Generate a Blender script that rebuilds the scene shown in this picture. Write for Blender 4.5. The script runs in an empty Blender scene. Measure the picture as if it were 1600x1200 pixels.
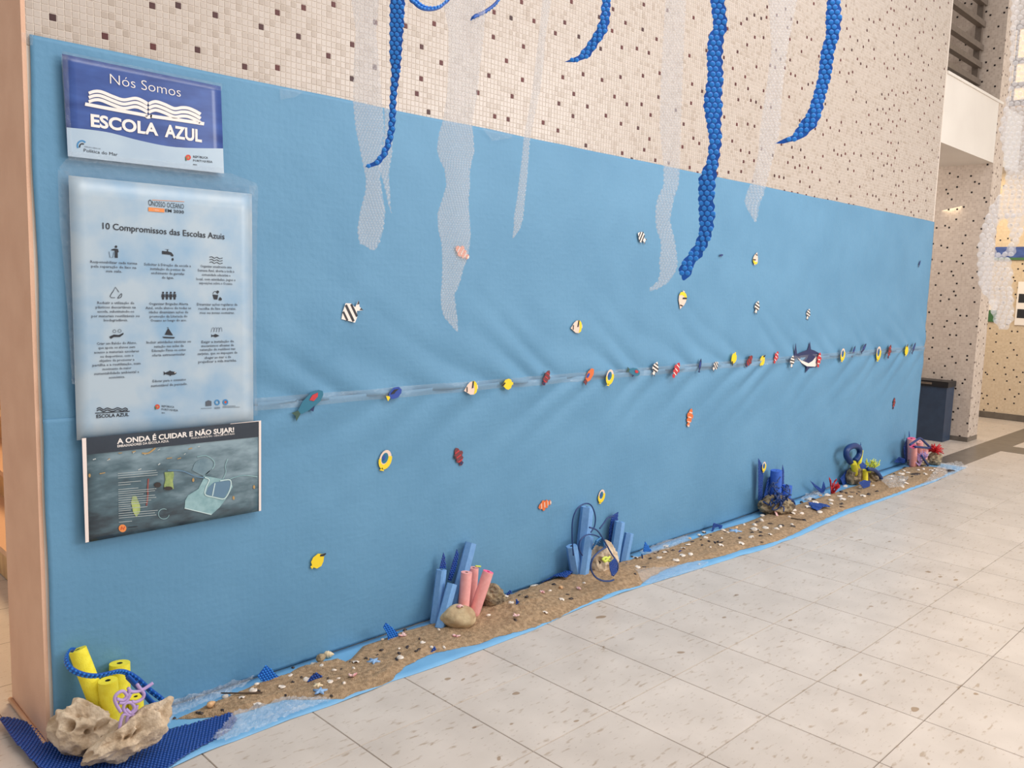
import bpy, bmesh, math, random
from mathutils import Vector, noise, geometry
random.seed(7)
S = bpy.context.scene
COL = S.collection
R = math.radians

# ------------------------------------------------------------------ camera
F_PX = 1312.927
YAW, PITCH, ROLL = 0.783686, -0.117610, 0.030843
CAM = Vector((-0.77115, -2.82200, 1.51323))
FW = Vector((math.sin(YAW)*math.cos(PITCH), math.cos(YAW)*math.cos(PITCH), math.sin(PITCH)))
_rt = Vector((math.cos(YAW), -math.sin(YAW), 0)); _up = _rt.cross(FW)
RT = math.cos(ROLL)*_rt + math.sin(ROLL)*_up
UP = -math.sin(ROLL)*_rt + math.cos(ROLL)*_up
cam = bpy.data.cameras.new('camera'); cam.sensor_width = 36.0; cam.lens = F_PX*36/1600
cam.clip_start = 0.05; cam.clip_end = 100
camo = bpy.data.objects.new('camera', cam); COL.objects.link(camo)
from mathutils import Matrix
m3 = Matrix((RT, UP, -FW)).transposed()
camo.matrix_world = Matrix.Translation(CAM) @ m3.to_4x4()
S.camera = camo
S.view_settings.view_transform = 'Standard'; S.view_settings.look = 'None'
S.view_settings.gamma = 1.0; S.view_settings.use_curve_mapping = False
S.view_settings.exposure = 0.0

# ------------------------------------------------------------------ world and large lights
def lin(c):
    c /= 255.0
    return c/12.92 if c <= 0.04045 else ((c+0.055)/1.055)**2.4
def rgb(r, g, b): return (lin(r), lin(g), lin(b), 1.0)
W = bpy.data.worlds.new('world'); S.world = W; W.use_nodes = True
bg = W.node_tree.nodes['Background']; bg.inputs[0].default_value = rgb(245, 239, 234); bg.inputs[1].default_value = 0.60
def area(name, loc, target, sx, sy, power, col):
    l = bpy.data.lights.new(name, 'AREA'); l.shape = 'RECTANGLE'; l.size = sx; l.size_y = sy
    l.energy = power; l.color = col
    o = bpy.data.objects.new(name, l); COL.objects.link(o); o.location = loc
    o.rotation_euler = (Vector(target)-Vector(loc)).to_track_quat('-Z', 'Y').to_euler()
    return o
area('hall_window_light', (7.5, -7.5, 3.6), (3.2, 0, 0.9), 5.0, 3.0, 390, (1.0, 0.975, 0.955))
area('hall_ceiling_light', (2.6, -3.2, 5.4), (2.6, -2.6, 0), 6.0, 3.0, 250, (1.0, 0.955, 0.915))
area('stairwell_lamp', (1.6, 2.2, 3.0), (0.5, 1.8, 0), 1.0, 1.0, 85, (1.0, 0.76, 0.45))
area('far_hall_lamp', (10.0, 0.6, 2.75), (10.6, 0.2, 0.8), 1.8, 1.8, 30, (1.0, 0.80, 0.52))
area('recess_fill_light', (7.75, 1.3, 2.7), (8.9, 0.6, 1.3), 0.6, 0.6, 13, (1.0, 0.93, 0.85))  # unseen fill added to brighten the pillar face and the recess

# ------------------------------------------------------------------ picture point -> place on a real plane
def ray(px, py): return FW + RT*((px-800)/F_PX) - UP*((py-600)/F_PX)
def wl(px, py, Y=0.0):
    d = ray(px, py); t = (Y-CAM.y)/d.y; return CAM + d*t
def fl(px, py, Z=0.0):
    d = ray(px, py); t = (Z-CAM.z)/d.z; return CAM + d*t
def xpl(px, py, X):
    d = ray(px, py); t = (X-CAM.x)/d.x; return CAM + d*t
def proj(P):
    d = Vector(P)-CAM; z = d.dot(FW)
    return 800+F_PX*d.dot(RT)/z, 600-F_PX*d.dot(UP)/z, z
def interp(pts, x):
    if x <= pts[0][0]: return pts[0][1]
    for (a, b), (c, d) in zip(pts, pts[1:]):
        if x <= c: return b+(d-b)*(x-a)/(c-a)
    return pts[-1][1]

# ------------------------------------------------------------------ materials
MATS = {}
def mat(name, col, rough=0.6, col2=None, scale=20.0, detail=4.0, bump=0.0, bscale=None, spec=0.5, stretch=(1, 1, 1),
        lo=0.35, hi=0.65, alpha=1.0, metal=0.0, emit=0.0, obj_random=0.0, trans=0.0):
    m = bpy.data.materials.new(name); m.use_nodes = True
    nt = m.node_tree; n = nt.nodes; L = nt.links
    p = n['Principled BSDF']; p.inputs['Base Color'].default_value = col
    p.inputs['Roughness'].default_value = rough; p.inputs['Specular IOR Level'].default_value = spec
    p.inputs['Alpha'].default_value = alpha; p.inputs['Metallic'].default_value = metal
    p.inputs['Transmission Weight'].default_value = trans
    if emit: p.inputs['Emission Color'].default_value = col; p.inputs['Emission Strength'].default_value = emit
    if col2 is not None or bump:
        g = n.new('ShaderNodeNewGeometry'); mp = n.new('ShaderNodeMapping'); mp.inputs['Scale'].default_value = stretch
        L.new(g.outputs['Position'], mp.inputs['Vector'])
    if col2 is not None:
        t = n.new('ShaderNodeTexNoise'); t.inputs['Scale'].default_value = scale; t.inputs['Detail'].default_value = detail
        L.new(mp.outputs[0], t.inputs['Vector'])
        r = n.new('ShaderNodeValToRGB'); r.color_ramp.elements[0].position = lo; r.color_ramp.elements[1].position = hi
        r.color_ramp.elements[0].color = col; r.color_ramp.elements[1].color = col2
        L.new(t.outputs['Fac'], r.inputs[0]); L.new(r.outputs[0], p.inputs['Base Color'])
    if bump:
        t2 = n.new('ShaderNodeTexNoise'); t2.inputs['Scale'].default_value = bscale or scale; t2.inputs['Detail'].default_value = 5
        L.new(mp.outputs[0], t2.inputs['Vector'])
        b = n.new('ShaderNodeBump'); b.inputs['Strength'].default_value = bump; b.inputs['Distance'].default_value = 0.01
        L.new(t2.outputs['Fac'], b.inputs['Height']); L.new(b.outputs[0], p.inputs['Normal'])
    MATS[name] = m
    return m
def math_node(nt, op, a, b=None, c=None):
    q = nt.nodes.new('ShaderNodeMath'); q.operation = op
    for i, v in enumerate((a, b, c)):
        if v is None: continue
        if isinstance(v, (int, float)): q.inputs[i].default_value = v
        else: nt.links.new(v, q.inputs[i])
    return q.outputs[0]
PITCH_M = 0.021
def mosaic_mat(name, axis, light, light2, dark, dens=5):
    """small square mosaic drawn on a surface too far off to pick the tiles apart; axis = world axis used with z"""
    m = mat(name, light, 0.65, spec=0.25); nt = m.node_tree; n = nt.nodes; L = nt.links; p = n['Principled BSDF']
    g = n.new('ShaderNodeNewGeometry'); s = n.new('ShaderNodeSeparateXYZ'); L.new(g.outputs['Position'], s.inputs[0])
    a = math_node(nt, 'DIVIDE', s.outputs[axis], PITCH_M); b = math_node(nt, 'DIVIDE', s.outputs[2], PITCH_M)
    fa = math_node(nt, 'FLOOR', a); fb = math_node(nt, 'FLOOR', b)
    c = n.new('ShaderNodeCombineXYZ'); L.new(fa, c.inputs[0]); L.new(fb, c.inputs[1]); c.inputs[2].default_value = 3.7
    w = n.new('ShaderNodeTexWhiteNoise'); w.noise_dimensions = '3D'; L.new(c.outputs[0], w.inputs['Vector'])
    B = float(dens)
    ba = math_node(nt, 'FLOOR', math_node(nt, 'DIVIDE', fa, B)); bb_ = math_node(nt, 'FLOOR', math_node(nt, 'DIVIDE', fb, B))
    cb = n.new('ShaderNodeCombineXYZ'); L.new(ba, cb.inputs[0]); L.new(bb_, cb.inputs[1]); cb.inputs[2].default_value = 3.7
    wb = n.new('ShaderNodeTexWhiteNoise'); wb.noise_dimensions = '3D'; L.new(cb.outputs[0], wb.inputs['Vector'])
    sb = n.new('ShaderNodeSeparateColor'); L.new(wb.outputs['Color'], sb.inputs[0])
    def hit(f, blk, rnd_): return math_node(nt, 'COMPARE', math_node(nt, 'SUBTRACT', f, math_node(nt, 'MULTIPLY', blk, B)), math_node(nt, 'FLOOR', math_node(nt, 'MULTIPLY', rnd_, B-0.01)), 0.1)
    isd = math_node(nt, 'MULTIPLY', hit(fa, ba, sb.outputs[0]), hit(fb, bb_, sb.outputs[1]))
    c2 = n.new('ShaderNodeCombineXYZ'); L.new(fa, c2.inputs[0]); L.new(fb, c2.inputs[1]); c2.inputs[2].default_value = 9.1
    w2 = n.new('ShaderNodeTexWhiteNoise'); w2.noise_dimensions = '3D'; L.new(c2.outputs[0], w2.inputs['Vector'])
    mx = n.new('ShaderNodeMix'); mx.data_type = 'RGBA'; L.new(w2.outputs['Value'], mx.inputs[0])
    mx.inputs[6].default_value = light; mx.inputs[7].default_value = light2
    mx2 = n.new('ShaderNodeMix'); mx2.data_type = 'RGBA'; L.new(isd, mx2.inputs[0])
    L.new(mx.outputs[2], mx2.inputs[6]); mx2.inputs[7].default_value = dark
    ea = math_node(nt, 'ABSOLUTE', math_node(nt, 'SUBTRACT', math_node(nt, 'FRACT', a), 0.5))
    eb = math_node(nt, 'ABSOLUTE', math_node(nt, 'SUBTRACT', math_node(nt, 'FRACT', b), 0.5))
    e = math_node(nt, 'GREATER_THAN', math_node(nt, 'MAXIMUM', ea, eb), 0.455)
    mx3 = n.new('ShaderNodeMix'); mx3.data_type = 'RGBA'; L.new(e, mx3.inputs[0])
    L.new(mx2.outputs[2], mx3.inputs[6]); mx3.inputs[7].default_value = rgb(206, 193, 180)
    L.new(mx3.outputs[2], p.inputs['Base Color'])
    return m
def film_mat(name, tint, fac, rough=0.15, bump=0.0, bscale=60):
    """thin clear plastic: part of the light passes straight through"""
    m = bpy.data.materials.new(name); m.use_nodes = True; nt = m.node_tree; n = nt.nodes; L = nt.links
    p = n['Principled BSDF']; p.inputs['Base Color'].default_value = tint; p.inputs['Roughness'].default_value = rough
    p.inputs['Specular IOR Level'].default_value = 1.0
    tr = n.new('ShaderNodeBsdfTransparent'); mx = n.new('ShaderNodeMixShader'); mx.inputs[0].default_value = fac
    tl = n.new('ShaderNodeBsdfTranslucent'); tl.inputs['Color'].default_value = tint     # milky plastic lets light through from behind
    ms = n.new('ShaderNodeMixShader'); ms.inputs[0].default_value = 0.45; L.new(p.outputs[0], ms.inputs[1]); L.new(tl.outputs[0], ms.inputs[2])
    L.new(tr.outputs[0], mx.inputs[1]); L.new(ms.outputs[0], mx.inputs[2]); L.new(mx.outputs[0], n['Material Output'].inputs['Surface'])
    if bump:
        t2 = n.new('ShaderNodeTexNoise'); t2.inputs['Scale'].default_value = bscale; t2.inputs['Detail'].default_value = 3
        b = n.new('ShaderNodeBump'); b.inputs['Strength'].default_value = bump; b.inputs['Distance'].default_value = 0.01
        g = n.new('ShaderNodeNewGeometry'); L.new(g.outputs['Position'], t2.inputs['Vector'])
        L.new(t2.outputs['Fac'], b.inputs['Height']); L.new(b.outputs[0], p.inputs['Normal'])
    MATS[name] = m
    return m

# mosaic piece: colour picked per piece
def tile_piece_mat(name, c1, c2, c3, rough):
    m = mat(name, c1, rough, spec=0.45); nt = m.node_tree; n = nt.nodes; L = nt.links
    g = n.new('ShaderNodeNewGeometry'); oi = n.new('ShaderNodeObjectInfo')
    f = math_node(nt, 'FRACT', math_node(nt, 'ADD', g.outputs['Random Per Island'], oi.outputs['Random']))
    r = n.new('ShaderNodeValToRGB'); e = r.color_ramp.elements
    e[0].color = c1; e[1].color = c3; e[1].position = 1.0; q = e.new(0.72); q.color = c2
    L.new(f, r.inputs[0])
    t = n.new('ShaderNodeTexNoise'); t.inputs['Scale'].default_value = 120; t.inputs['Detail'].default_value = 3
    L.new(g.outputs['Position'], t.inputs['Vector'])
    mx = n.new('ShaderNodeMix'); mx.data_type = 'RGBA'; mx.blend_type = 'MULTIPLY'; mx.inputs[0].default_value = 0.16
    L.new(r.outputs[0], mx.inputs[6]); L.new(t.outputs['Fac'], mx.inputs[7])
    L.new(mx.outputs[2], n['Principled BSDF'].inputs['Base Color'])
    return m
tile_piece_mat('mosaic_white', rgb(201, 190, 181), rgb(195, 183, 173), rgb(180, 166, 154), 0.3)
tile_piece_mat('mosaic_maroon', rgb(96, 34, 32), rgb(80, 28, 28), rgb(58, 26, 28), 0.5)
mat('grout', rgb(224, 213, 202), 0.85)
mosaic_mat('mosaic_main', 0, rgb(212, 198, 186), rgb(190, 174, 160), rgb(62, 30, 32))
mosaic_mat('mosaic_pillar_front', 1, rgb(206, 192, 180), rgb(188, 172, 160), rgb(40, 30, 32), 6)
mosaic_mat('mosaic_far', 1, rgb(214, 196, 170), rgb(202, 182, 154), rgb(48, 34, 32), 6)
mat('white_paint', rgb(226, 220, 212), 0.5, rgb(218, 211, 203), 1.5)
mat('peach_paint', rgb(230, 188, 160), 0.6, rgb(222, 178, 150), 6, bump=0.15, bscale=160)
mat('peach_trim', rgb(214, 170, 138), 0.35)
mat('tan_stone', rgb(214, 178, 128), 0.35, rgb(190, 148, 100), 6, stretch=(1, 3, 1))
mat('tan_wall', rgb(196, 150, 92), 0.6, rgb(184, 138, 84), 2)
mat('brass', rgb(190, 150, 80), 0.3, metal=0.8)
mat('dark_stone', rgb(112, 104, 96), 0.3, rgb(98, 91, 84), 9)
mat('grey_metal', rgb(112, 100, 90), 0.45, rgb(100, 89, 80), 30)
mat('brown_wood', rgb(112, 84, 62), 0.5, rgb(95, 70, 52), 20, stretch=(1, 1, 8))
mat('lit_glass', (1.0, 0.72, 0.38, 1), 0.3, emit=1.1)

def floor_mat():
    m = mat('floor_tile', rgb(206, 194, 183), 0.32, spec=0.35); nt = m.node_tree; n = nt.nodes; L = nt.links; p = n['Principled BSDF']
    g = n.new('ShaderNodeNewGeometry'); oi = n.new('ShaderNodeObjectInfo')
    def nz(scale, st, det, lo, hi, ca, cb):
        mp = n.new('ShaderNodeMapping'); mp.inputs['Scale'].default_value = st
        L.new(g.outputs['Position'], mp.inputs['Vector'])
        t = n.new('ShaderNodeTexNoise'); t.inputs['Scale'].default_value = scale; t.inputs['Detail'].default_value = det
        L.new(mp.outputs[0], t.inputs['Vector'])
        r = n.new('ShaderNodeValToRGB'); r.color_ramp.elements[0].position = lo; r.color_ramp.elements[1].position = hi
        r.color_ramp.elements[0].color = ca; r.color_ramp.elements[1].color = cb
        L.new(t.outputs['Fac'], r.inputs[0]); return r.outputs[0]
    def mul(a, b, f):
        q = n.new('ShaderNodeMix'); q.data_type = 'RGBA'; q.blend_type = 'MULTIPLY'
        q.inputs[0].default_value = f
        L.new(a, q.inputs[6]); L.new(b, q.inputs[7]); return q.outputs[2]
    w = (1, 1, 1, 1)
    a = nz(5, (1, 1, 1), 5, 0.3, 0.7, rgb(212, 200, 189), rgb(199, 187, 176))
    b = nz(16, (1, 3.2, 1), 4, 0.60, 0.70, w, rgb(222, 212, 200))
    c = nz(42, (1, 2.6, 1), 2, 0.66, 0.72, w, rgb(196, 184, 170))
    d = nz(9, (1, 1.7, 1), 1, 0.735, 0.75, w, rgb(205, 188, 168))
    x = mul(mul(mul(a, b, 1.0), c, 0.5), d, 1.0)
    vr = n.new('ShaderNodeMapRange'); L.new(oi.outputs['Random'], vr.inputs[0]); vr.inputs[3].default_value = 0.95; vr.inputs[4].default_value = 1.02
    hsv = n.new('ShaderNodeHueSaturation'); L.new(x, hsv.inputs['Color']); L.new(vr.outputs[0], hsv.inputs['Value'])
    L.new(hsv.outputs[0], p.inputs['Base Color'])
    return m
floor_mat()
TILE = 0.4; TX0 = 0.73173; TY0 = -0.66260
def floor_base_mat():
    m = MATS['floor_tile'].copy(); m.name = 'floor_beyond'; nt = m.node_tree; n = nt.nodes; L = nt.links; p = n['Principled BSDF']
    src = p.inputs['Base Color'].links[0].from_socket
    g = n.new('ShaderNodeNewGeometry'); s = n.new('ShaderNodeSeparateXYZ'); L.new(g.outputs['Position'], s.inputs[0])
    def edge(o, off):
        f = math_node(nt, 'FRACT', math_node(nt, 'ADD', math_node(nt, 'DIVIDE', math_node(nt, 'SUBTRACT', o, off), TILE), 100.5))
        return math_node(nt, 'ABSOLUTE', math_node(nt, 'SUBTRACT', f, 0.5))
    e = math_node(nt, 'LESS_THAN', math_node(nt, 'MINIMUM', edge(s.outputs[0], TX0), edge(s.outputs[1], TY0)), 0.0042)
    q = n.new('ShaderNodeMix'); q.data_type = 'RGBA'; L.new(e, q.inputs[0]); L.new(src, q.inputs[6]); q.inputs[7].default_value = rgb(104, 90, 80)
    L.new(q.outputs[2], p.inputs['Base Color']); MATS['floor_beyond'] = m
floor_base_mat()

def paper_mat():
    m = mat('blue_paper', rgb(101, 151, 186), 0.55, rgb(94, 144, 179), 2.2, 3, spec=0.35); nt = m.node_tree; n = nt.nodes; L = nt.links
    p = n['Principled BSDF']
    g = n.new('ShaderNodeNewGeometry')
    t = n.new('ShaderNodeTexNoise'); t.inputs['Scale'].default_value = 38; t.inputs['Detail'].default_value = 3
    L.new(g.outputs['Position'], t.inputs['Vector'])
    wv = n.new('ShaderNodeTexWave'); wv.bands_direction = 'X'; wv.inputs['Scale'].default_value = 14; wv.inputs['Distortion'].default_value = 1.5; wv.inputs['Detail'].default_value = 1
    wz = n.new('ShaderNodeTexWave'); wz.bands_direction = 'Z'; wz.inputs['Scale'].default_value = 14; wz.inputs['Distortion'].default_value = 1.5; wz.inputs['Detail'].default_value = 1
    L.new(g.outputs['Position'], wv.inputs['Vector']); L.new(g.outputs['Position'], wz.inputs['Vector'])
    h = math_node(nt, 'ADD', math_node(nt, 'MULTIPLY', math_node(nt, 'ADD', wv.outputs['Fac'], wz.outputs['Fac']), 0.06), t.outputs['Fac'])
    b = n.new('ShaderNodeBump'); b.inputs['Strength'].default_value = 0.22; b.inputs['Distance'].default_value = 0.008
    L.new(h, b.inputs['Height']); L.new(b.outputs[0], p.inputs['Normal'])
paper_mat()
mat('blue_underlay', rgb(122, 180, 222), 0.5, rgb(112, 170, 214), 8, bump=0.1, bscale=30)
mat('sand', rgb(198, 167, 134), 0.95, rgb(160, 133, 104), 60, 6, bump=0.9, bscale=230, spec=0.2)
mat('noodle_yellow', rgb(246, 234, 70), 0.75, rgb(238, 222, 52), 60, bump=0.2, bscale=300)
mat('noodle_blue', rgb(122, 170, 222), 0.7, rgb(112, 161, 215), 60, bump=0.2, bscale=300)
mat('noodle_deep_blue', rgb(60, 108, 206), 0.7, rgb(50, 98, 196), 60, bump=0.2, bscale=300)
mat('noodle_pink', rgb(246, 176, 172), 0.7, rgb(240, 164, 160), 60, bump=0.2, bscale=300)
mat('noodle_pink_cut', rgb(246, 106, 148), 0.75)
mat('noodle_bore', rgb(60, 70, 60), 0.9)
mat('bubble_blue', rgb(18, 88, 182), 0.35, rgb(16, 80, 170), 20, spec=0.4)
mat('bubble_navy', rgb(16, 60, 138), 0.3, rgb(13, 50, 122), 20, spec=0.5)
mat('bubble_blue_dome', rgb(38, 128, 218), 0.3, spec=0.4)
mat('bubble_navy_dome', rgb(22, 74, 158), 0.28, spec=0.5)
film_mat('clear_film', (0.96, 0.94, 0.95, 1), 0.30, 0.2)
film_mat('clear_film_thick', (0.96, 0.94, 0.95, 1), 0.45, 0.2)
film_mat('clear_bubble_thick', (0.96, 0.94, 0.95, 1), 0.45, 0.1)
film_mat('clear_bubble', (0.96, 0.95, 0.96, 1), 0.34, 0.1)
film_mat('clear_sheet', (0.82, 0.84, 0.86, 1), 0.13, 0.04, 1.0, 70)
film_mat('clear_loose', (0.95, 0.95, 0.96, 1), 0.34, 0.12, 1.0, 50)
film_mat('clear_tape', (0.72, 0.73, 0.74, 1), 0.22, 0.1, 0.5, 40)
mat('rock_lime', rgb(222, 202, 176), 0.9, rgb(168, 142, 112), 16, 6, bump=0.7, bscale=70, lo=0.42, hi=0.72)
mat('rock_grey', rgb(176, 158, 128), 0.9, rgb(92, 78, 64), 28, 6, bump=0.8, bscale=80, lo=0.4, hi=0.66)
mat('rock_round', rgb(206, 184, 146), 0.85, rgb(170, 142, 108), 18, 5, bump=0.35, bscale=60)
mat('rock_hole_shade', rgb(50, 38, 32), 0.95)  # near-black colour painted in for the shade inside the rock's hole
mat('shell_white', rgb(244, 234, 222), 0.4, rgb(226, 208, 192), 90)
mat('shell_pink', rgb(240, 206, 202), 0.45, rgb(214, 150, 150), 70, lo=0.45, hi=0.6)
mat('shell_dark', rgb(46, 36, 36), 0.35, rgb(90, 70, 56), 60, lo=0.45, hi=0.7)
mat('shell_ochre', rgb(228, 186, 138), 0.5, rgb(202, 152, 108), 80)
mat('starfish_blue', rgb(150, 188, 228), 0.6, rgb(130, 168, 212), 120)
mat('starfish_cream', rgb(232, 212, 176), 0.6)
mat('coral_lilac', rgb(184, 158, 208), 0.6)
mat('coral_red', rgb(190, 26, 34), 0.5)
mat('coral_lime', rgb(214, 224, 96), 0.55)
mat('cord_blue', rgb(18, 54, 112), 0.4)
mat('cord_teal', rgb(40, 116, 176), 0.4)
mat('twig', rgb(80, 62, 48), 0.8)
mat('bin_blue', rgb(50, 68, 92), 0.45, rgb(44, 60, 82), 12)
mat('bin_black', rgb(28, 30, 34), 0.4)
mat('print_white', rgb(240, 234, 230), 0.5)
mat('print_black', rgb(34, 38, 48), 0.5)
mat('print_grey', rgb(84, 92, 104), 0.5)
mat('print_orange', rgb(232, 142, 76), 0.5)
mat('print_red', rgb(206, 70, 52), 0.5)
mat('print_rust', rgb(140, 78, 74), 0.5)
mat('print_blue', rgb(58, 134, 190), 0.5)
mat('print_green', rgb(64, 110, 70), 0.5)
mat('poster_navy', rgb(62, 94, 166), 0.3, rgb(44, 70, 136), 7, 4, stretch=(1, 1, 3), spec=0.6)
mat('poster_pale', rgb(170, 192, 212), 0.3, rgb(182, 202, 218), 7, 3, spec=0.6)
mat('poster_cloud', rgb(176, 194, 208), 0.35, rgb(134, 172, 204), 6.5, 5, spec=0.6, lo=0.40, hi=0.70)
mat('poster_sea', rgb(64, 92, 108), 0.25, rgb(44, 66, 82), 9, 6, stretch=(1, 1, 2.5), spec=0.6)
_sea = MATS['poster_sea']
def sea_print(m):
    nt = m.node_tree; n = nt.nodes; L = nt.links; p = n['Principled BSDF']
    g = n.new('ShaderNodeNewGeometry'); s_ = n.new('ShaderNodeSeparateXYZ'); L.new(g.outputs['Position'], s_.inputs[0])
    mp = n.new('ShaderNodeMapping'); mp.inputs['Scale'].default_value = (1, 1, 2.6); L.new(g.outputs['Position'], mp.inputs['Vector'])
    t = n.new('ShaderNodeTexNoise'); t.inputs['Scale'].default_value = 12; t.inputs['Detail'].default_value = 7; L.new(mp.outputs[0], t.inputs['Vector'])
    h_ = math_node(nt, 'ADD', math_node(nt, 'MULTIPLY', math_node(nt, 'SUBTRACT', s_.outputs[2], 0.72), 2.3), math_node(nt, 'MULTIPLY', math_node(nt, 'SUBTRACT', s_.outputs[0], 0.42), 0.7))
    f = math_node(nt, 'ADD', math_node(nt, 'MULTIPLY', math_node(nt, 'SUBTRACT', t.outputs['Fac'], 0.5), 1.5), math_node(nt, 'ADD', h_, 0.32))
    r = n.new('ShaderNodeValToRGB'); e = r.color_ramp.elements; e[0].color = rgb(48, 62, 72); e[1].color = rgb(138, 162, 174); e[1].position = 1.0
    q = e.new(0.42); q.color = rgb(78, 104, 116)
    L.new(f, r.inputs[0]); L.new(r.outputs[0], p.inputs['Base Color'])
sea_print(_sea)
mat('poster_sea_haze', rgb(96, 130, 150), 0.25, rgb(70, 100, 122), 12, 6, stretch=(1, 1, 2.2), spec=0.6)
mat('poster_band', rgb(38, 50, 64), 0.25, rgb(50, 62, 76), 5, spec=0.6)
mat('poster_edge', rgb(240, 226, 220), 0.5)
mat('bag_pale', rgb(150, 186, 192), 0.3, rgb(122, 162, 170), 40)
mat('bag_haze', rgb(122, 148, 160), 0.3, rgb(102, 130, 144), 40)
mat('bag_light', rgb(196, 220, 222), 0.3)
mat('bag_inside', rgb(96, 130, 156), 0.3)
mat('bottle_lime', rgb(176, 192, 118), 0.4, rgb(128, 150, 96), 40)
mat('print_cap', rgb(52, 46, 46), 0.5)
mat('fleck_gold', rgb(178, 146, 96), 0.5)
mat('fleck_white', rgb(186, 196, 198), 0.5)
for nm, c in dict(yellow=(244, 212, 40), white=(238, 228, 220), black=(30, 30, 40), orange=(222, 112, 56), maroon=(112, 48, 56), teal=(36, 112, 140),
                  red=(196, 50, 60), blue=(34, 72, 160), cream=(232, 206, 190), navy=(26, 44, 92), green=(52, 84, 74)).items():
    mat('fish_'+nm, rgb(*c), 0.4)

# ------------------------------------------------------------------ object helpers
def tag(o, label=None, cat=None, group=None, kind=None):
    if label: o['label'] = label
    if cat: o['category'] = cat
    if group: o['group'] = group
    if kind: o['kind'] = kind
    return o
def thing(name, loc, label, cat, group=None):
    o = bpy.data.objects.new(name, None); COL.objects.link(o); o.location = loc; o.empty_display_size = 0.05
    return tag(o, label, cat, group)
def world_loc(o):
    v = Vector(o.location)
    while o.parent: o = o.parent; v += Vector(o.location)
    return v
def mesh(name, verts, faces, m, parent=None, smooth=False, mats=None, idx=None):
    """one mesh object from world-space points; its origin sits at the base of the shape"""
    vs = [Vector(v) for v in verts]
    lo = Vector([min(v[i] for v in vs) for i in range(3)]); hi = Vector([max(v[i] for v in vs) for i in range(3)])
    org = Vector(((lo.x+hi.x)/2, (lo.y+hi.y)/2, lo.z))
    me = bpy.data.meshes.new(name); me.from_pydata([v-org for v in vs], [], faces); me.update()
    for q in (mats or [m]): me.materials.append(MATS[q])
    if idx: me.polygons.foreach_set('material_index', idx)
    if smooth: me.polygons.foreach_set('use_smooth', [True]*len(me.polygons))
    o = bpy.data.objects.new(name, me); COL.objects.link(o)
    if parent is not None:
        o.parent = parent; o.location = org-world_loc(parent)
    else: o.location = org
    return o
class MB:
    def __init__(s): s.v = []; s.f = []; s.i = []
    def add(s, vs, fs, k=0):
        b = len(s.v); s.v += [Vector(v) for v in vs]; s.f += [tuple(b+i for i in f) for f in fs]; s.i += [k]*len(fs); return s
    def box(s, a, b, k=0):
        (x0, y0, z0), (x1, y1, z1) = a, b
        return s.add([(x0,y0,z0),(x1,y0,z0),(x1,y1,z0),(x0,y1,z0),(x0,y0,z1),(x1,y0,z1),(x1,y1,z1),(x0,y1,z1)],
                     [(0,3,2,1),(4,5,6,7),(0,1,5,4),(1,2,6,5),(2,3,7,6),(3,0,4,7)], k)
    def tube(s, pts, r, seg=8, k=0, closed_ends=True):
        pts = [Vector(p) for p in pts]; n = len(pts); rs = r if isinstance(r, (list, tuple)) else [r]*n
        vs = []; fs = []; ref = None
        for i, p in enumerate(pts):
            t = (pts[min(i+1, n-1)]-pts[max(i-1, 0)]).normalized()
            if ref is None:
                ref = Vector((0, 0, 1)) if abs(t.z) < 0.9 else Vector((1, 0, 0))
            u = (ref-t*ref.dot(t)).normalized(); w = t.cross(u); ref = u
            for j in range(seg):
                a = 2*math.pi*j/seg; vs.append(p+(u*math.cos(a)+w*math.sin(a))*rs[i])
        for i in range(n-1):
            for j in range(seg):
                a = i*seg+j; b = i*seg+(j+1) % seg; fs.append((a, b, b+seg, a+seg))
        if closed_ends:
            fs.append(tuple(range(seg-1, -1, -1))); fs.append(tuple((n-1)*seg+j for j in range(seg)))
        return s.add(vs, fs, k)
    def build(s, name, m, parent=None, smooth=False, mats=None):
        return mesh(name, s.v, s.f, m, parent, smooth, mats, s.i if mats else None)
def box(name, a, b, m, parent=None): return MB().box(a, b).build(name, m, parent)
def smooth_path(pts, n=6):
    pts = [Vector(p) for p in pts]; out = []
    for i in range(len(pts)-1):
        p0 = pts[max(i-1, 0)]; p1 = pts[i]; p2 = pts[i+1]; p3 = pts[min(i+2, len(pts)-1)]
        for k in range(n):
            t = k/n
            out.append(0.5*((2*p1)+(p2-p0)*t+(2*p0-5*p1+4*p2-p3)*t*t+(3*p1-p0-3*p2+p3)*t**3))
    return out+[pts[-1]]
def struct(o): o['kind'] = 'structure'; return o

# ================================================================== THE SETTING
WX1 = 7.37; PT = 2.194; THK = 0.39
# main wall body (carries the mosaic)
wall = struct(box('wall_back', (0.0, 0.0, 0.0), (WX1, THK-0.012, 5.6), 'grout'))
wall.data.materials.append(MATS['mosaic_main'])
tag(wall, 'long wall clad in off-white mosaic with scattered maroon pieces', 'wall')
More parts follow.
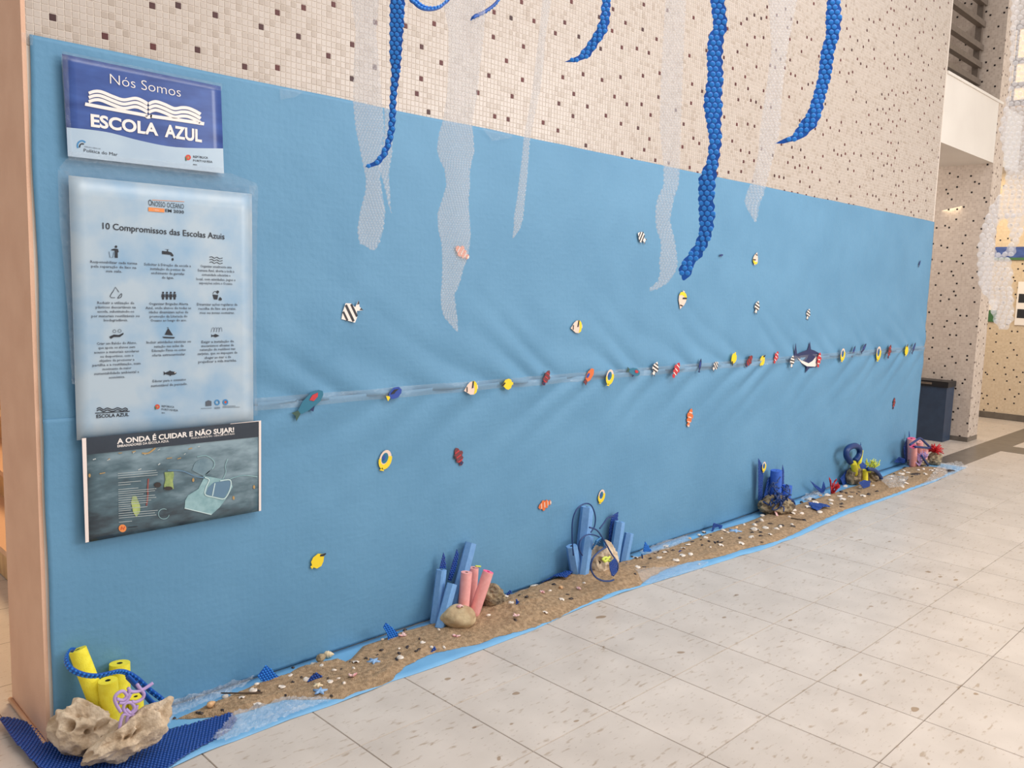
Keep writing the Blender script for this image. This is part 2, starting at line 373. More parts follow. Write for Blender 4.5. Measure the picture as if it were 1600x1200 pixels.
# above the modelled mosaic the pieces are drawn by the material
def ztop(x): return interp([(0, 2.30), (1.2, 2.62), (3.0, 3.1), (5.2, 3.6), (7.4, 4.15)], x)+0.22
NCOL = int(WX1/PITCH_M); rows0 = int((PT-0.03)/PITCH_M)
maroon = set()
seen = [(286,116),(588,185),(871,252),(1131,272),(1401,374),(864,14),(1015,16),(1230,75),(1494,143)]
MPX = [(x/3.637, y/3.637) for x, y in seen]
MPX += [(400+x/6.314, y/6.314) for x, y in [(232,110),(491,65),(743,32),(441,352),(737,554),(236,664),(929,437),(930,775),(1162,226),(1170,670)]]
MPX += [(540+x/4, y/4) for x, y in [(370,165),(466,298),(466,502),(439,592),(513,708),(545,155),(590,402),(920,82),(1027,121),(1171,136),(1091,15),(916,239),(1105,296),(1001,388),(893,482),(1101,508),(821,589),(1038,611),(928,738),(1012,753),(1231,775)]]
MPX += [(860+x/3.333, y/3.333) for x, y in [(70,122),(22,179),(145,197),(104,11),(250,93),(319,168),(322,50),(388,125),(484,32),(479,161),(606,62),(551,212),(258,262),(370,256),(449,261),(512,286),(568,371),(482,386),(363,411),(62,410),(169,394),(268,426),(120,497),(41,547),(191,564),(116,614),(37,688),(183,767),(333,514),(399,533),(475,534),(290,594),(369,638),(457,660),(562,516),(521,591),(517,717),(490,775),(375,792),(426,822),(548,829),(746,101),(724,280),(739,431),(734,529),(790,467),(696,640),(745,714),(690,760),(777,743),(727,866),(656,570),(619,845),(812,254),(823,197),(922,142),(1023,91),(1063,71),(994,115),(1130,29),(1067,187),(1110,189),(1025,227),(976,264),(903,291),(950,348),(1014,394),(965,432),(1029,456),(981,516),(1044,517),(906,603),(973,644),(1028,642),(947,732),(993,781),(1037,792),(1063,838),(1008,842),(929,894),(996,891),(871,898),(770,893),(1056,940)]]
for px, py in MPX:
    P = wl(px, py); maroon.add((int(P.x/PITCH_M), int(P.z/PITCH_M)))
xr0 = int(wl(1180, 150).x/PITCH_M)
rnd = random.Random(3)
for c in range(NCOL):
    top = int(ztop((c+0.5)*PITCH_M)/PITCH_M)
    for r in range(rows0, top):
        P = proj(((c+.5)*PITCH_M, 0, (r+.5)*PITCH_M))
        if (c >= xr0 or P[1] < -6) and rnd.random() < 0.034:
            if not any((c+a, r+b) in maroon for a in (-2,-1,0,1,2) for b in (-2,-1,0,1,2)): maroon.add((c, r))
def tile_geo(g=0.0007, d=0.0014, b=0.0009):
    h = PITCH_M/2-g
    v = [(-h,0,-h),(h,0,-h),(h,0,h),(-h,0,h),(-h+b,-d,-h+b),(h-b,-d,-h+b),(h-b,-d,h-b),(-h+b,-d,h-b)]
    return v, [(4,5,6,7),(0,1,5,4),(1,2,6,5),(2,3,7,6),(3,0,4,7)]
TV, TF = tile_geo()
def proto_mesh(name, v, f, m):
    me = bpy.data.meshes.new(name); me.from_pydata(v, [], f); me.materials.append(MATS[m]); me.update(); return me
tw = proto_mesh('mosaic_tile', TV, TF, 'mosaic_white'); tm = proto_mesh('maroon_mosaic_tile', TV, TF, 'mosaic_maroon')
cells = []
for c in range(NCOL):
    top = int(ztop((c+0.5)*PITCH_M)/PITCH_M)
    for r in range(rows0, top):
        P = proj(((c+.5)*PITCH_M, 0, (r+.5)*PITCH_M)); vis = (P[1] > -4 and (r+.9)*PITCH_M > PT)
        cells.append((0 if vis else 1, P[2], c, r))
near = sorted(cells)[:300]; nearset = {(c, r) for _, _, c, r in near}
for _, _, c, r in near:
    o = bpy.data.objects.new('mosaic_tile' if (c, r) not in maroon else 'maroon_mosaic_tile', tm if (c, r) in maroon else tw)
    COL.objects.link(o); o.parent = wall
    o.location = Vector(((c+.5)*PITCH_M, 0, (r+.5)*PITCH_M))-wall.location
bw, bm_ = MB(), MB()
for _, _, c, r in cells:
    if (c, r) in nearset: continue
    off = Vector(((c+.5)*PITCH_M, 0, (r+.5)*PITCH_M))
    (bm_ if (c, r) in maroon else bw).add([Vector(v)+off for v in TV], TF)
tag(bw.build('mosaic_field', 'mosaic_white', wall), kind='stuff')
tag(bm_.build('maroon_mosaic_field', 'mosaic_maroon', wall), kind='stuff')
up = MB()
STEP = 40
for k in range(STEP):
    x0 = WX1*k/STEP; x1 = WX1*(k+1)/STEP; z0 = min(int(ztop(x0+0.01)/PITCH_M), int(ztop(x1-0.01)/PITCH_M))*PITCH_M
    up.box((x0, -0.0012, z0), (x1, 0.0, 5.6))
up.build('upper_mosaic_face', 'mosaic_main', wall)
# painted wall end and its base trim
wl_end = struct(box('wall_left', (-0.012, 0.0, 0.0), (0.0, THK, 5.6), 'peach_paint')); tag(wl_end, 'peach painted end face of the mosaic wall', 'wall')
struct(box('wall_stair_side', (0.0, THK-0.012, 0.0), (WX1, THK, 5.6), 'tan_wall'))
trim = MB().tube([(-0.019, 0.0, 0.008), (-0.019, THK, 0.008)], 0.008, 10); struct(trim.build('trim_1', 'peach_trim', None, True))

# floor: base with real tiles on top where they can be told apart
flo = struct(box('floor', (-4, -9, -0.06), (12.5, 5, -0.004), 'floor_beyond')); tag(flo, 'pale beige speckled tile floor with thin dark joints', 'floor')
h = TILE/2-0.0013; bv = 0.0015
ftm = proto_mesh('floor_tile', [(-h,-h,0),(h,-h,0),(h,h,0),(-h,h,0),(-h+bv,-h+bv,.004),(h-bv,-h+bv,.004),(h-bv,h-bv,.004),(-h+bv,h-bv,.004)],
                 [(4,5,6,7),(0,1,5,4),(1,2,6,5),(2,3,7,6),(3,0,4,7)], 'floor_tile')
for i in range(-12, 40):
    for j in range(-12, 16):
        cx = TX0+(i+.5)*TILE; cy = TY0+(j+.5)*TILE
        if cx > 11.0 or cy > 0.9 or (cx > -0.1 and cx < WX1+.1 and cy > 0.1): continue
        d = Vector((cx, cy, 0))-CAM
        if d.dot(FW) < 0.4: continue
        p = proj((cx, cy, 0))
        if -150 < p[0] < 1760 and p[1] < 1500:
            o = bpy.data.objects.new('floor_tile', ftm); COL.objects.link(o); o.parent = flo
            o.location = Vector((cx, cy, -0.004))-flo.location
        
for a, b in (((7.46, -0.40, 0.0), (12.4, -0.13, 0.0012)), ((8.62, -5.0, 0.0), (9.02, -0.40, 0.0012))):
    box('border_strip', a, b, 'dark_stone', flo)

# stairwell seen past the wall end
stairs = thing('staircase', (1.5, 2.0, 0), 'tan stone stairs rising behind the mosaic wall', 'stairs')
for k in range(7):
    x0 = 0.30+0.24*k
    box('step', (x0, THK+0.001, 0.17*k), (x0+0.30 if k < 6 else 3.19, 3.99, 0.17*(k+1)-0.03), 'tan_stone', stairs)
    box('tread', (x0-0.02, THK+0.001, 0.17*(k+1)-0.03), (x0+0.30 if k < 6 else 3.19, 3.99, 0.17*(k+1)), 'peach_trim', stairs)
struct(box('wall_stairwell', (-1.2, 4.0, 0), (3.4, 4.15, 5.6), 'tan_wall'))
struct(box('wall_stairwell_end', (3.2, THK, 0), (3.4, 4.0, 5.6), 'tan_wall'))
hr = thing('handrail', (0.3, 1.55, 0), 'brass handrail beside the stairs at the left edge', 'handrail')
MB().tube([(0.05, 1.55, 1.22), (0.35, 1.62, 1.42), (1.2, 1.62, 2.05)], 0.022, 10).build('rail', 'brass', hr, True)
MB().tube([(1.10, 1.62, 0.69), (1.10, 1.62, 1.97)], 0.014, 8).build('post', 'brass', hr, True)

# right-hand end: pillar, white fascia, louvres, far hall
PX0, PX1 = 8.89, 9.20
pil = struct(box('wall_pillar', (PX0, 0.0, 0.0), (PX1, 3.0, 5.6), 'mosaic_pillar_front')); tag(pil, 'mosaic pillar with dark dots beyond the blue paper', 'pillar')
box('pillar_side_face', (PX0, -0.003, 0.0), (PX1, 0.0, 5.6), 'mosaic_main', pil)
box('dark_base_band', (PX0-0.004, -0.006, 0.0), (PX1, 3.0, 0.05), 'dark_stone', pil)
fz0 = wl(1470, 222).z; fz1 = wl(1480, 115).z
fas = struct(box('trim_2', (WX1, 0.0, fz0), (9.75, 2.6, fz1), 'white_paint')); tag(fas, 'white parapet slab spanning from wall to pillar', 'parapet')
box('parapet_cap', (WX1, -0.012, fz1), (9.0, 0.12, fz1+0.025), 'white_paint', fas)
lv = thing('louvre_railing', (8.1, 0.22, fz1+0.03), 'brown metal horizontal bars above the white parapet', 'railing')
for z in (fz1+0.22, fz1+0.39, fz1+0.56, fz1+0.79, fz1+1.0):
    MB().box((WX1-0.05+0.06, 0.18, z-0.028), (PX0-0.03, 0.24, z+0.028)).build('bar', 'grey_metal', lv)
for x in (WX1+0.03, PX0-0.06):
    box('post', (x-0.025, 0.20, fz1+0.0), (x+0.025, 0.26, fz1+1.25), 'grey_metal', lv)
struct(box('wall_recess', (WX1, 2.6, 0), (PX0, 2.75, 5.6), 'mosaic_main'))
FX = fl(1530, 651).x
far = struct(box('wall_far', (FX, -6.0, 0), (FX+0.2, 5.0, 5.6), 'mosaic_far')); tag(far, 'far hall wall of cream mosaic in warm light', 'wall')
box('dark_base_band', (FX-0.006, -6.0, 0.0), (FX, 5.0, 0.08), 'dark_stone', far)
# far window high up
a = xpl(1588, 50, FX); b = xpl(1600, 150, FX)
win = struct(box('window_1', (FX-0.03, -0.6, 3.9), (FX-0.012, 0.53, 4.85), 'lit_glass')); tag(win, 'warm lit high window with brown bars in the far wall', 'window')
for z in (3.92, 4.13, 4.42, 4.83):
    box('window_bar', (FX-0.09, -0.6, z-0.03), (FX-0.031, 0.56, z+0.03), 'brown_wood', win)
for y in (0.50, 0.30, 0.05, -0.25):
    box('window_mullion', (FX-0.07, y-0.012, 3.9), (FX-0.032, y+0.012, 4.85), 'brown_wood', win)
# banner and notices on the far wall
p0 = xpl(1556, 386, FX); p1 = xpl(1600, 400, FX)
ban = thing('banner', (FX-0.02, -0.2, p1.z), 'long blue and green banner on the far cream wall', 'banner')
box('sheet', (FX-0.018, -0.9, p1.z-0.02), (FX-0.008, p0.y, p0.z), 'poster_navy', ban)
box('green_edge', (FX-0.021, -0.9, p1.z-0.05), (FX-0.010, p0.y, p1.z-0.02), 'print_green', ban)
q0 = xpl(1592, 440, FX); q1 = xpl(1592, 508, FX)
nb = thing('notice_panel', (FX-0.02, 0.0, q1.z), 'white notice panel with dark pictures on the far wall', 'notice')
box('sheet', (FX-0.016, -0.5, q1.z), (FX-0.008, q0.y, q0.z), 'print_white', nb)
for k in range(2):
    z = xpl(1595, 466+24*k, FX).z
    for j in range(2):
        box('picture', (FX-0.019, q0.y-0.17-0.22*j, z-0.055), (FX-0.015, q0.y-0.02-0.22*j, z+0.055), 'print_black', nb)
g0 = xpl(1545, 482, FX); g1 = xpl(1556, 503, FX)
gn = thing('small_notice', (FX-0.015, g0.y, g1.z), 'small white and green notice on the far wall beside the pillar', 'notice')
box('sheet', (FX-0.014, g1.y, g0.z-0.02), (FX-0.008, g0.y+0.06, g0.z+0.12), 'print_white', gn)
box('green_panel', (FX-0.016, g1.y, g1.z), (FX-0.009, g0.y+0.06, g0.z-0.02), 'print_green', gn)

# bin in the recess
bb = fl(1472, 691)
bn = thing('recycling_bin', (bb.x+0.1, 0.4, 0), 'dark blue bin with black lid standing against the mosaic pillar', 'bin')
bz = xpl(1476, 601, bb.x).z
box('body', (bb.x, bb.y, 0.0), (PX0-0.02, bb.y+0.44, bz-0.03), 'bin_blue', bn)
box('lid', (bb.x-0.012, bb.y-0.012, bz-0.03), (PX0-0.01, bb.y+0.45, bz+0.03), 'bin_black', bn)
box('lid_slot', (bb.x-0.014, bb.y+0.15, bz-0.01), (bb.x-0.010, bb.y+0.32, bz+0.012), 'grey_metal', bn)

# ================================================================== BLUE PAPER
ZT = 1.052
def wrinkle(x, z, side):
    d = abs(z-ZT)
    a = math.exp(-d/0.16)
    q = noise.noise(Vector((x*2.3+z*1.5*side, z*1.2+7*side, 0.3)))
    w = 0.024*a*abs(math.sin((x*(1.0)+z*1.9*side)*9+2.5*q))**1.5*(0.35+0.65*abs(noise.noise(Vector((x*1.3, 3.1, side)))))*1.6
    w += 0.006*noise.noise(Vector((x*1.6, z*2.0, 4.4)))+0.0022*noise.noise(Vector((x*9, z*6, 1.2)))
    f = 0.012*math.exp(-((x-0.95-0.55*(z-ZT-0.1))/0.06)**2)*math.exp(-((z-1.27)/0.16)**2) if side > 0 else 0
    f += 0.010*math.exp(-((x-0.70-0.35*(z-ZT))/0.05)**2)*math.exp(-((z-1.2)/0.14)**2) if side > 0 else 0
    k = min(1, max(0, (x-0.62)/0.25))
    return w*(0.25+0.75*k)+f*k
def paper(name, z0, z1, nx, nz, side, label, base):
    vs, fs = [], []
    for j in range(nz+1):
        for i in range(nx+1):
            u = i/nx; z = z0+(z1-z0)*j/nz
            xl = 0.006+0.012*noise.noise(Vector((z*3, 0, 5)))*0.5; xr = 7.368
            x = xl+(xr-xl)*u
            edge = 0.004*noise.noise(Vector((x*2.5, 9, 9))) if (j == nz and side > 0) else 0
            vs.append((x, -base-0.004-max(-0.003, wrinkle(x, z, side)), z+edge))
    for j in range(nz):
        for i in range(nx):
            a = j*(nx+1)+i; fs.append((a, a+1, a+nx+2, a+nx+1))
    o = mesh(name, vs, fs, 'blue_paper', None, True)
    tag(o, label, 'paper')
    sm = o.modifiers.new('thickness', 'SOLIDIFY'); sm.thickness = 0.0012; sm.offset = -1
    return o
paper('backdrop_paper', ZT-0.006, PT, 520, 90, 1, 'upper sheet of blue wrapping paper taped to the mosaic wall', 0.004)
paper('backdrop_paper', 0.004, ZT+0.006, 520, 84, -1, 'lower sheet of blue wrapping paper reaching down to the sand', 0.006)
# clear tape joining the sheets
vs, fs = [], []
NTP = 420
for i in range(NTP+1):
    x = 0.70+(7.36-0.70)*i/NTP
    for j in range(5):
        z = ZT-0.022+0.045*j/4+0.004*noise.noise(Vector((x*3, j, 2)))
        y = -0.0135-max(wrinkle(x, z, 1), wrinkle(x, z, -1), 0)-0.004*abs(noise.noise(Vector((x*22, z*40, 7))))
        vs.append((x, y, z))
for i in range(NTP):
    for j in range(4):
        a = i*5+j; fs.append((a, a+5, a+6, a+1))
tp = mesh('tape_strip', vs, fs, 'clear_tape', None, True); tag(tp, 'long clear tape strip joining the two blue paper sheets', 'tape')

# ================================================================== POSTERS
LAY = 0.0009
def pquad(px_pts, y): return [wl(x, yy, y) for x, yy in px_pts]
def flat(name, pts_px, y, m, parent, thick=0.0006):
    """printed shape or sheet lying against the wall: outline as seen, real thickness"""
    P = pquad(pts_px, y); Q = [p+Vector((0, thick, 0)) for p in P]
    n = len(P)
    tri = geometry.tessellate_polygon([[Vector((p.x, p.z, 0)) for p in P]])
    fs = []
    for t in tri:
        a, b, c = t
        nz = (P[b].x-P[a].x)*(P[c].z-P[a].z)-(P[b].z-P[a].z)*(P[c].x-P[a].x)
        fs.append((a, b, c) if nz > 0 else (a, c, b))
    fs += [(i, (i+1) % n, n+(i+1) % n, n+i) for i in range(n)]
    return mesh(name, P+Q, fs, m, parent)
def sheet(name, corners, y, m, label, nx=14, nz=14, warp=0.0015):
    """poster sheet with slight waviness"""
    TL, TR, BR, BL = [wl(*c, y) for c in corners]
    base = (BL+BR)/2
    t = thing(name, base, label, 'poster')
    vs, fs = [], []
    for j in range(nz+1):
        for i in range(nx+1):
            u, v = i/nx, j/nz
            p = (BL*(1-u)+BR*u)*(1-v)+(TL*(1-u)+TR*u)*v
            vs.append(p)
    for j in range(nz):
        for i in range(nx):
            a = j*(nx+1)+i; fs.append((a, a+1, a+nx+2, a+nx+1))
    o = mesh('paper_sheet', vs, fs, m, t, True)
    sm = o.modifiers.new('thickness', 'SOLIDIFY'); sm.thickness = 0.0008; sm.offset = -1
    return t
def text_geo(body, bold=0.0, align='LEFT', res=2, spacing=1.0, space=1.0):
    cu = bpy.data.curves.new('t', 'FONT'); cu.body = body; cu.size = 1.0; cu.align_x = align
    cu.offset = bold; cu.resolution_u = res; cu.space_line = spacing; cu.space_character = space; cu.fill_mode = 'FRONT'
    o = bpy.data.objects.new('t', cu); COL.objects.link(o)
    dg = bpy.context.evaluated_depsgraph_get(); dg.update()
    me = bpy.data.meshes.new_from_object(o.evaluated_get(dg))
    v = [x.co.copy() for x in me.vertices]; f = [tuple(p.vertices) for p in me.polygons]
    bpy.data.objects.remove(o); bpy.data.curves.remove(cu); bpy.data.meshes.remove(me)
    return v, f
CAPH = 0.729
def ptext(parent, body, Lp, Rp, cap, y, m, bold=0.0, res=3, name='lettering', space=1.0):
    """one line of lettering whose baseline runs from Lp to Rp; cap = letter height in photo pixels"""
    v, f = text_geo(body, bold, 'LEFT', res, space=space)
    x0 = min(p.x for p in v); x1 = max(p.x for p in v)
    A, B = wl(*Lp, y), wl(*Rp, y)
    hh = (wl(Lp[0], Lp[1]-cap, y)-A).length/CAPH
    d = (B-A)/(x1-x0)
    vs = [A+d*(p.x-x0)+Vector((0, 0, hh*p.y)) for p in v]
    return mesh(name, vs, f, m, parent)
def pblock(parent, lines, cx, ys, wpx, y, m, slope=0.0, cap=4.1, name='paragraph'):
    """centred lines of small print"""
    mb = MB()
    n = max(len(l) for l in lines)
    for k, l in enumerate(lines):
        v, f = text_geo(l, 0.012, 'CENTER', 1)
        A = wl(cx, ys[k], y); w = (wl(cx+wpx/2, ys[k], y)-wl(cx-wpx/2, ys[k], y)).length
        hh = (wl(cx, ys[k]-cap, y)-A).length/CAPH
        x0 = min(p.x for p in v); x1 = max(p.x for p in v)
        s = w*len(l)/n/(x1-x0)
        dirv = Vector((1, 0, -slope)).normalized()
        mb.add([A+dirv*(p.x*s)+Vector((0, 0, hh*p.y)) for p in v], f)
    return mb.build(name, m, parent)
def stroke(name, pts, wpx, y, m, parent, close=False):
    """a printed line of even width"""
    pts = [Vector((a, b, 0)) for a, b in pts]
    if close: pts = pts+[pts[0]]
    Lf, Rf = [], []
    for i, p in enumerate(pts):
        t = (pts[min(i+1, len(pts)-1)]-pts[max(i-1, 0)]).normalized(); nrm = Vector((-t.y, t.x, 0))*wpx/2
        Lf.append(p+nrm); Rf.append(p-nrm)
    P = [wl(p.x, p.y, y) for p in Lf]+[wl(p.x, p.y, y) for p in Rf]; n = len(pts)
    fs = [(i, i+1, n+i+1, n+i) for i in range(n-1)]
    Q = [p+Vector((0, 0.0004, 0)) for p in P]
    fs2 = [tuple(2*n+q for q in reversed(f)) for f in fs]
    return mesh(name, P+Q, fs+fs2, m, parent)
def disc(cx, cy, rx, ry, n=18, a0=0, a1=360): return [(cx+rx*math.cos(R(a0+(a1-a0)*k/n)), cy+ry*math.sin(R(a0+(a1-a0)*k/n))) for k in range(n if a1-a0 == 360 else n+1)]
def crv(pts, n=5): return [(p.x, p.y) for p in smooth_path([(a, b, 0) for a, b in pts], n)]

# --- poster 1
Y1 = -0.028
po1 = sheet('poster', [(97, 84), (345, 135), (350, 271), (106, 244)], Y1, 'poster_navy', 'navy blue poster with white open book and ESCOLA AZUL lettering')
flat('pale_band', [(104, 199)]+crv([(104, 199), (165, 206), (220, 220), (275, 230), (348.6, 232)])[1:]+[(350, 271), (106, 244)], Y1-LAY, 'poster_pale', po1)
for k in range(3):
    d = 6.6*k
    stroke('book_page_line', crv([(138.7, 145.7+d), (148, 142.8+d), (158.7, 143.6+d), (177, 151+d), (193, 156+d), (211, 153.6+d), (222, 157+d), (231, 162.5+d)], 6), 4.9, Y1-2*LAY, 'print_white', po1)
    stroke('book_page_line', crv([(232.3, 162.5+d), (238, 159.7+d), (245, 159+d), (257, 163+d), (272, 169.5+d), (284, 168.2+d), (294, 169+d), (305, 173.5+d), (313.5, 178.5+d)], 6), 4.9, Y1-2*LAY, 'print_white', po1)
stroke('book_spine', [(231.7, 160), (231.7, 178)], 0.6, Y1-3*LAY, 'print_black', po1)
stroke('book_cover_line', crv([(133, 162.5), (180, 171.5), (224, 179.5), (229, 181.8), (232, 183), (236, 181.5), (240, 182), (280, 187.5), (319, 193.5)], 4), 5.2, Y1-2*LAY, 'print_white', po1)
ptext(po1, 'Nós Somos', (172, 130.5), (282.5, 151.5), 16.5, Y1-2*LAY, 'print_white', -0.012, 4, 'title_lettering')
ptext(po1, 'ESCOLA', (142, 197), (247.5, 211.5), 19.5, Y1-2*LAY, 'print_white', 0.035, 4, 'title_lettering')
ptext(po1, 'AZUL', (257.5, 213), (315.5, 221.7), 19.5, Y1-2*LAY, 'print_white', 0.035, 4, 'title_lettering')
stroke('logo_arc', disc(128, 227.5, 7, 7.5, 12, 150, 320), 2.4, Y1-2*LAY, 'print_blue', po1)
stroke('logo_arc', disc(128.5, 229, 4, 4.4, 10, 160, 310), 2.0, Y1-2*LAY, 'print_black', po1)
ptext(po1, 'DIREÇÃO-GERAL DE', (132, 230), (157, 233.6), 2, Y1-2*LAY, 'print_grey', 0, 1, 'logo_lettering')
ptext(po1, 'Política do Mar', (131, 237), (184, 243.8), 5.2, Y1-2*LAY, 'print_black', 0.0, 2, 'logo_lettering')
def rep_logo(parent, x, y, s, Yp):
    flat('logo_emblem', disc(x, y, 4.4*s, 4.4*s, 14), Yp, 'print_red', parent)
    flat('logo_emblem', disc(x+0.2*s, y+0.1*s, 1.6*s, 1.8*s, 10), Yp-LAY*.6, 'fleck_gold', parent)
    flat('logo_emblem', [(x-4.6*s, y-1*s), (x-2.6*s, y+1*s), (x-2.4*s, y+5.5*s), (x-4.4*s, y+4.5*s)], Yp-LAY*.5, 'print_green', parent)
    ptext(parent, 'REPÚBLICA', (x+8*s, y+0.5*s), (x+31*s, y+2.2*s), 3.6*s, Yp, 'print_black', 0.01, 1, 'logo_lettering')
    ptext(parent, 'PORTUGUESA', (x+8*s, y+6.4*s), (x+38*s, y+8.6*s), 3.6*s, Yp, 'print_black', 0.01, 1, 'logo_lettering')
    ptext(parent, 'MAR', (x+8*s, y+12*s), (x+14*s, y+12.5*s), 2*s, Yp, 'print_black', 0.01, 1, 'logo_lettering')
rep_logo(po1, 294, 246, 1.0, Y1-2*LAY)

# --- poster 2
Y2 = -0.030
po2 = sheet('poster', [(107, 274), (393.6, 303), (396, 664), (120, 688)], Y2, 'poster_cloud', 'pale cloudy poster headed 10 Compromissos das Escolas Azuis')
YT = Y2-2*LAY
ptext(po2, '10 Compromissos das Escolas Azuis', (160.5, 357.5), (351, 374), 10.4, YT, 'print_black', 0.008, 3, 'title_lettering')
ptext(po2, 'O', (232, 321), (237.5, 321.6), 10, YT, 'print_black', 0.0, 2, 'logo_lettering')
ptext(po2, 'NOSSO OCEANO', (237.8, 322), (287.5, 326.6), 8.6, YT, 'print_black', -0.004, 2, 'logo_lettering')
ptext(po2, 'EM 2030', (258.5, 331), (287.5, 333.8), 5, YT, 'print_black', 0.012, 2, 'logo_lettering')
stroke('logo_rule', [(238, 312.4), (288, 315)], 0.7, YT, 'print_orange', po2)
flat('logo_bar', [(232, 323.8), (257, 326), (257, 332), (232, 330)], YT, 'print_orange', po2)
ptext(po2, 'OCEANO', (240, 328.6), (249, 329.4), 1.6, YT-LAY, 'print_white', 0, 1, 'logo_lettering')
sl = 0.0
PB = [(['Responsabilizar cada turma', 'pela separação de lixo na', 'sua sala.'], 178.5, [412, 418.8, 425.5], 73),
 (['Solicitar à Direção da escola a', 'instalação de pontos de', 'enchimento de garrafas', 'de água.'], 262.6, [416, 422.5, 429, 435.5], 73),
 (['Organizar anualmente uma', 'Semana Azul, aberta a toda a', 'comunidade educativa e', 'local, com atividades, jogos e', 'exposições sobre o Oceano.'], 338, [418.5, 425, 431.5, 438.5, 444.5], 61),
 (['Reduzir a utilização de', 'plásticos descartáveis na', 'escola, substituindo-os', 'por materiais reutilizáveis ou', 'biodegradáveis.'], 181.4, [475, 481.8, 488.5, 495.5, 502], 75),
 (['Organizar Brigadas Alerta', 'Azul, onde alunos de todas as', 'idades dinamizam ações de', 'promoção da Literacia do', 'Oceano ao longo do ano.'], 264, [476.6, 483, 489.5, 496, 502.3], 71),
 (['Dinamizar ações regulares de', 'recolha de lixo em praias,', 'rios ou zonas costeiras.'], 340, [477.5, 484, 490.5], 63),
 (['Criar um Balcão do Aluno,', 'que apoie os alunos sem', 'acesso a materiais escolares', 'ou desportivos, com o', 'objetivo de promover a', 'partilha e a reutilização, num', 'movimento de maior', 'sustentabilidade ambiental e', 'económica.'], 183, [538, 544.5, 551.3, 558, 564.5, 571, 577.6, 584.2, 591], 75),
 (['Incluir atividades náuticas ou', 'natação nas aulas de', 'Educação Física ou como', 'oferta extracurricular.'], 264.4, [536, 542.6, 549, 556], 69),
 (['Exigir a instalação de', 'mecanismos eficazes de', 'retenção de resíduos nas', 'sarjetas, que os impeçam de', 'chegar ao mar e de', 'prejudicar a vida marinha.'], 340.5, [535.5, 541.6, 547.5, 553.5, 560, 566], 62),
 (['Educar para o consumo', 'sustentável de pescado.'], 265, [596, 603], 57)]
for lines, cx, ys, w in PB:
    sp = interp([(400, 0.0), (480, 0.0), (600, 0.0)], ys[0])
    pblock(po2, lines, cx, ys, w, YT, 'print_grey', sp)
K = 'print_black'
def icon(pts, m=K, n='icon'): return flat(n, pts, YT, m, po2)
def istroke(pts, w, m=K, close=False): return stroke('icon', pts, w, YT, m, po2, close)
icon(disc(181.5, 385.5, 1.9, 2.0, 10)); icon([(178.5, 388.5), (184.5, 389), (185.5, 394), (184, 394.5), (184, 403), (179.6, 402.6), (179.6, 391.5), (174, 391), (174.5, 389.6)])
istroke([(170.5, 393), (172, 402), (176.5, 402.4), (178, 393.6)], 0.5)
icon([(253.5, 392), (258, 392.5), (260, 392.6), (261.4, 392.7), (261.4, 390), (257.6, 389.2), (265, 389.8), (262.6, 390.2), (262.6, 392.8), (268, 394.5), (271, 398.5), (271, 400.6), (268, 400.3), (266.5, 398), (253.5, 396.8)]); icon(disc(270, 405.2, 1.5, 2.2, 8))
for k in range(3): istroke(crv([(327.5, 402+4*k), (331, 401+4*k), (335, 403.4+4*k), (339, 401.8+4*k), (343, 404+4*k), (348, 403+4*k)], 4), 0.9)
istroke([(176, 457), (180.5, 448.6), (186, 456.5)], 0.8); istroke([(176, 456), (172, 463), (174, 465), (180, 465)], 0.8); istroke(crv([(184, 465.5), (190, 458.5), (189.6, 464), (184, 466)], 3), 0.8)
for k in range(4):
    x = 255+6*k; icon(disc(x, 457.3, 1.5, 1.7, 8)); icon([(x-2.2, 459.4), (x+2.2, 459.5), (x+2.6, 464), (x+1.6, 464.2), (x+1.4, 468), (x-1.4, 468), (x-1.6, 464), (x-2.6, 464)])
icon([(332.5, 460), (341, 461), (339.6, 468), (334.5, 467.6)]); istroke(crv([(332.6, 459), (336, 455), (341, 459.5)], 4), 0.6); icon(disc(340.3, 456, 2.1, 2.1, 9)); icon([(342, 467), (344, 464), (347, 467), (346, 469.5), (342, 469.3)])
icon([(171, 526), (178, 522.8), (186, 523.4), (193, 520), (193, 522.3), (187.5, 526.4), (178, 526.5), (173.5, 529.4)]); istroke(disc(179, 517.5, 2.4, 2.4, 10), 0.5, close=True); istroke(disc(187, 517, 2.6, 2.4, 10), 0.5, close=True)
icon([(257.6, 523), (263, 512.6), (270.5, 524)]); icon([(254, 526), (273.5, 526.8), (272, 528.8), (256, 528.2)]); istroke([(261, 511.8), (263.5, 511.9)], 0.7)
icon([(330.5, 522.4), (332.5, 524), (337, 521.8), (343, 524.6), (337, 527), (332.5, 525.2), (330.5, 527)])
for k in range(4): istroke(crv([(330+4*k, 519), (332+4*k, 512.5), (334.4+4*k, 512.5), (335+4*k, 518)], 3), 0.4, 'print_grey')
icon([(256, 580), (258, 582.5), (264, 580.2), (266, 578.8), (267.2, 580), (273, 581), (276.2, 583), (273, 585.4), (268, 586), (266, 587.6), (265, 586), (258, 584.4), (256.3, 586.6)]); flat('icon', disc(273.4, 582.4, 0.9, 0.8, 8), YT-LAY, 'print_white', po2)
for k in range(2): istroke(crv([(151.5, 639+3*k), (156, 637+3*k), (162, 640+3*k), (168, 637.6+3*k), (176, 640+3*k), (184, 637.2+3*k), (191, 639.5+3*k), (196, 637.5+3*k), (200, 640+3*k)], 4), 1.4)
istroke([(149, 645.6), (203, 642.6)], 1.2)
ptext(po2, 'ESCOLA AZUL', (151, 653.2), (201.5, 650), 5.6, YT, K, 0.02, 2, 'logo_lettering')
rep_logo(po2, 246, 635.5, 0.85, YT)
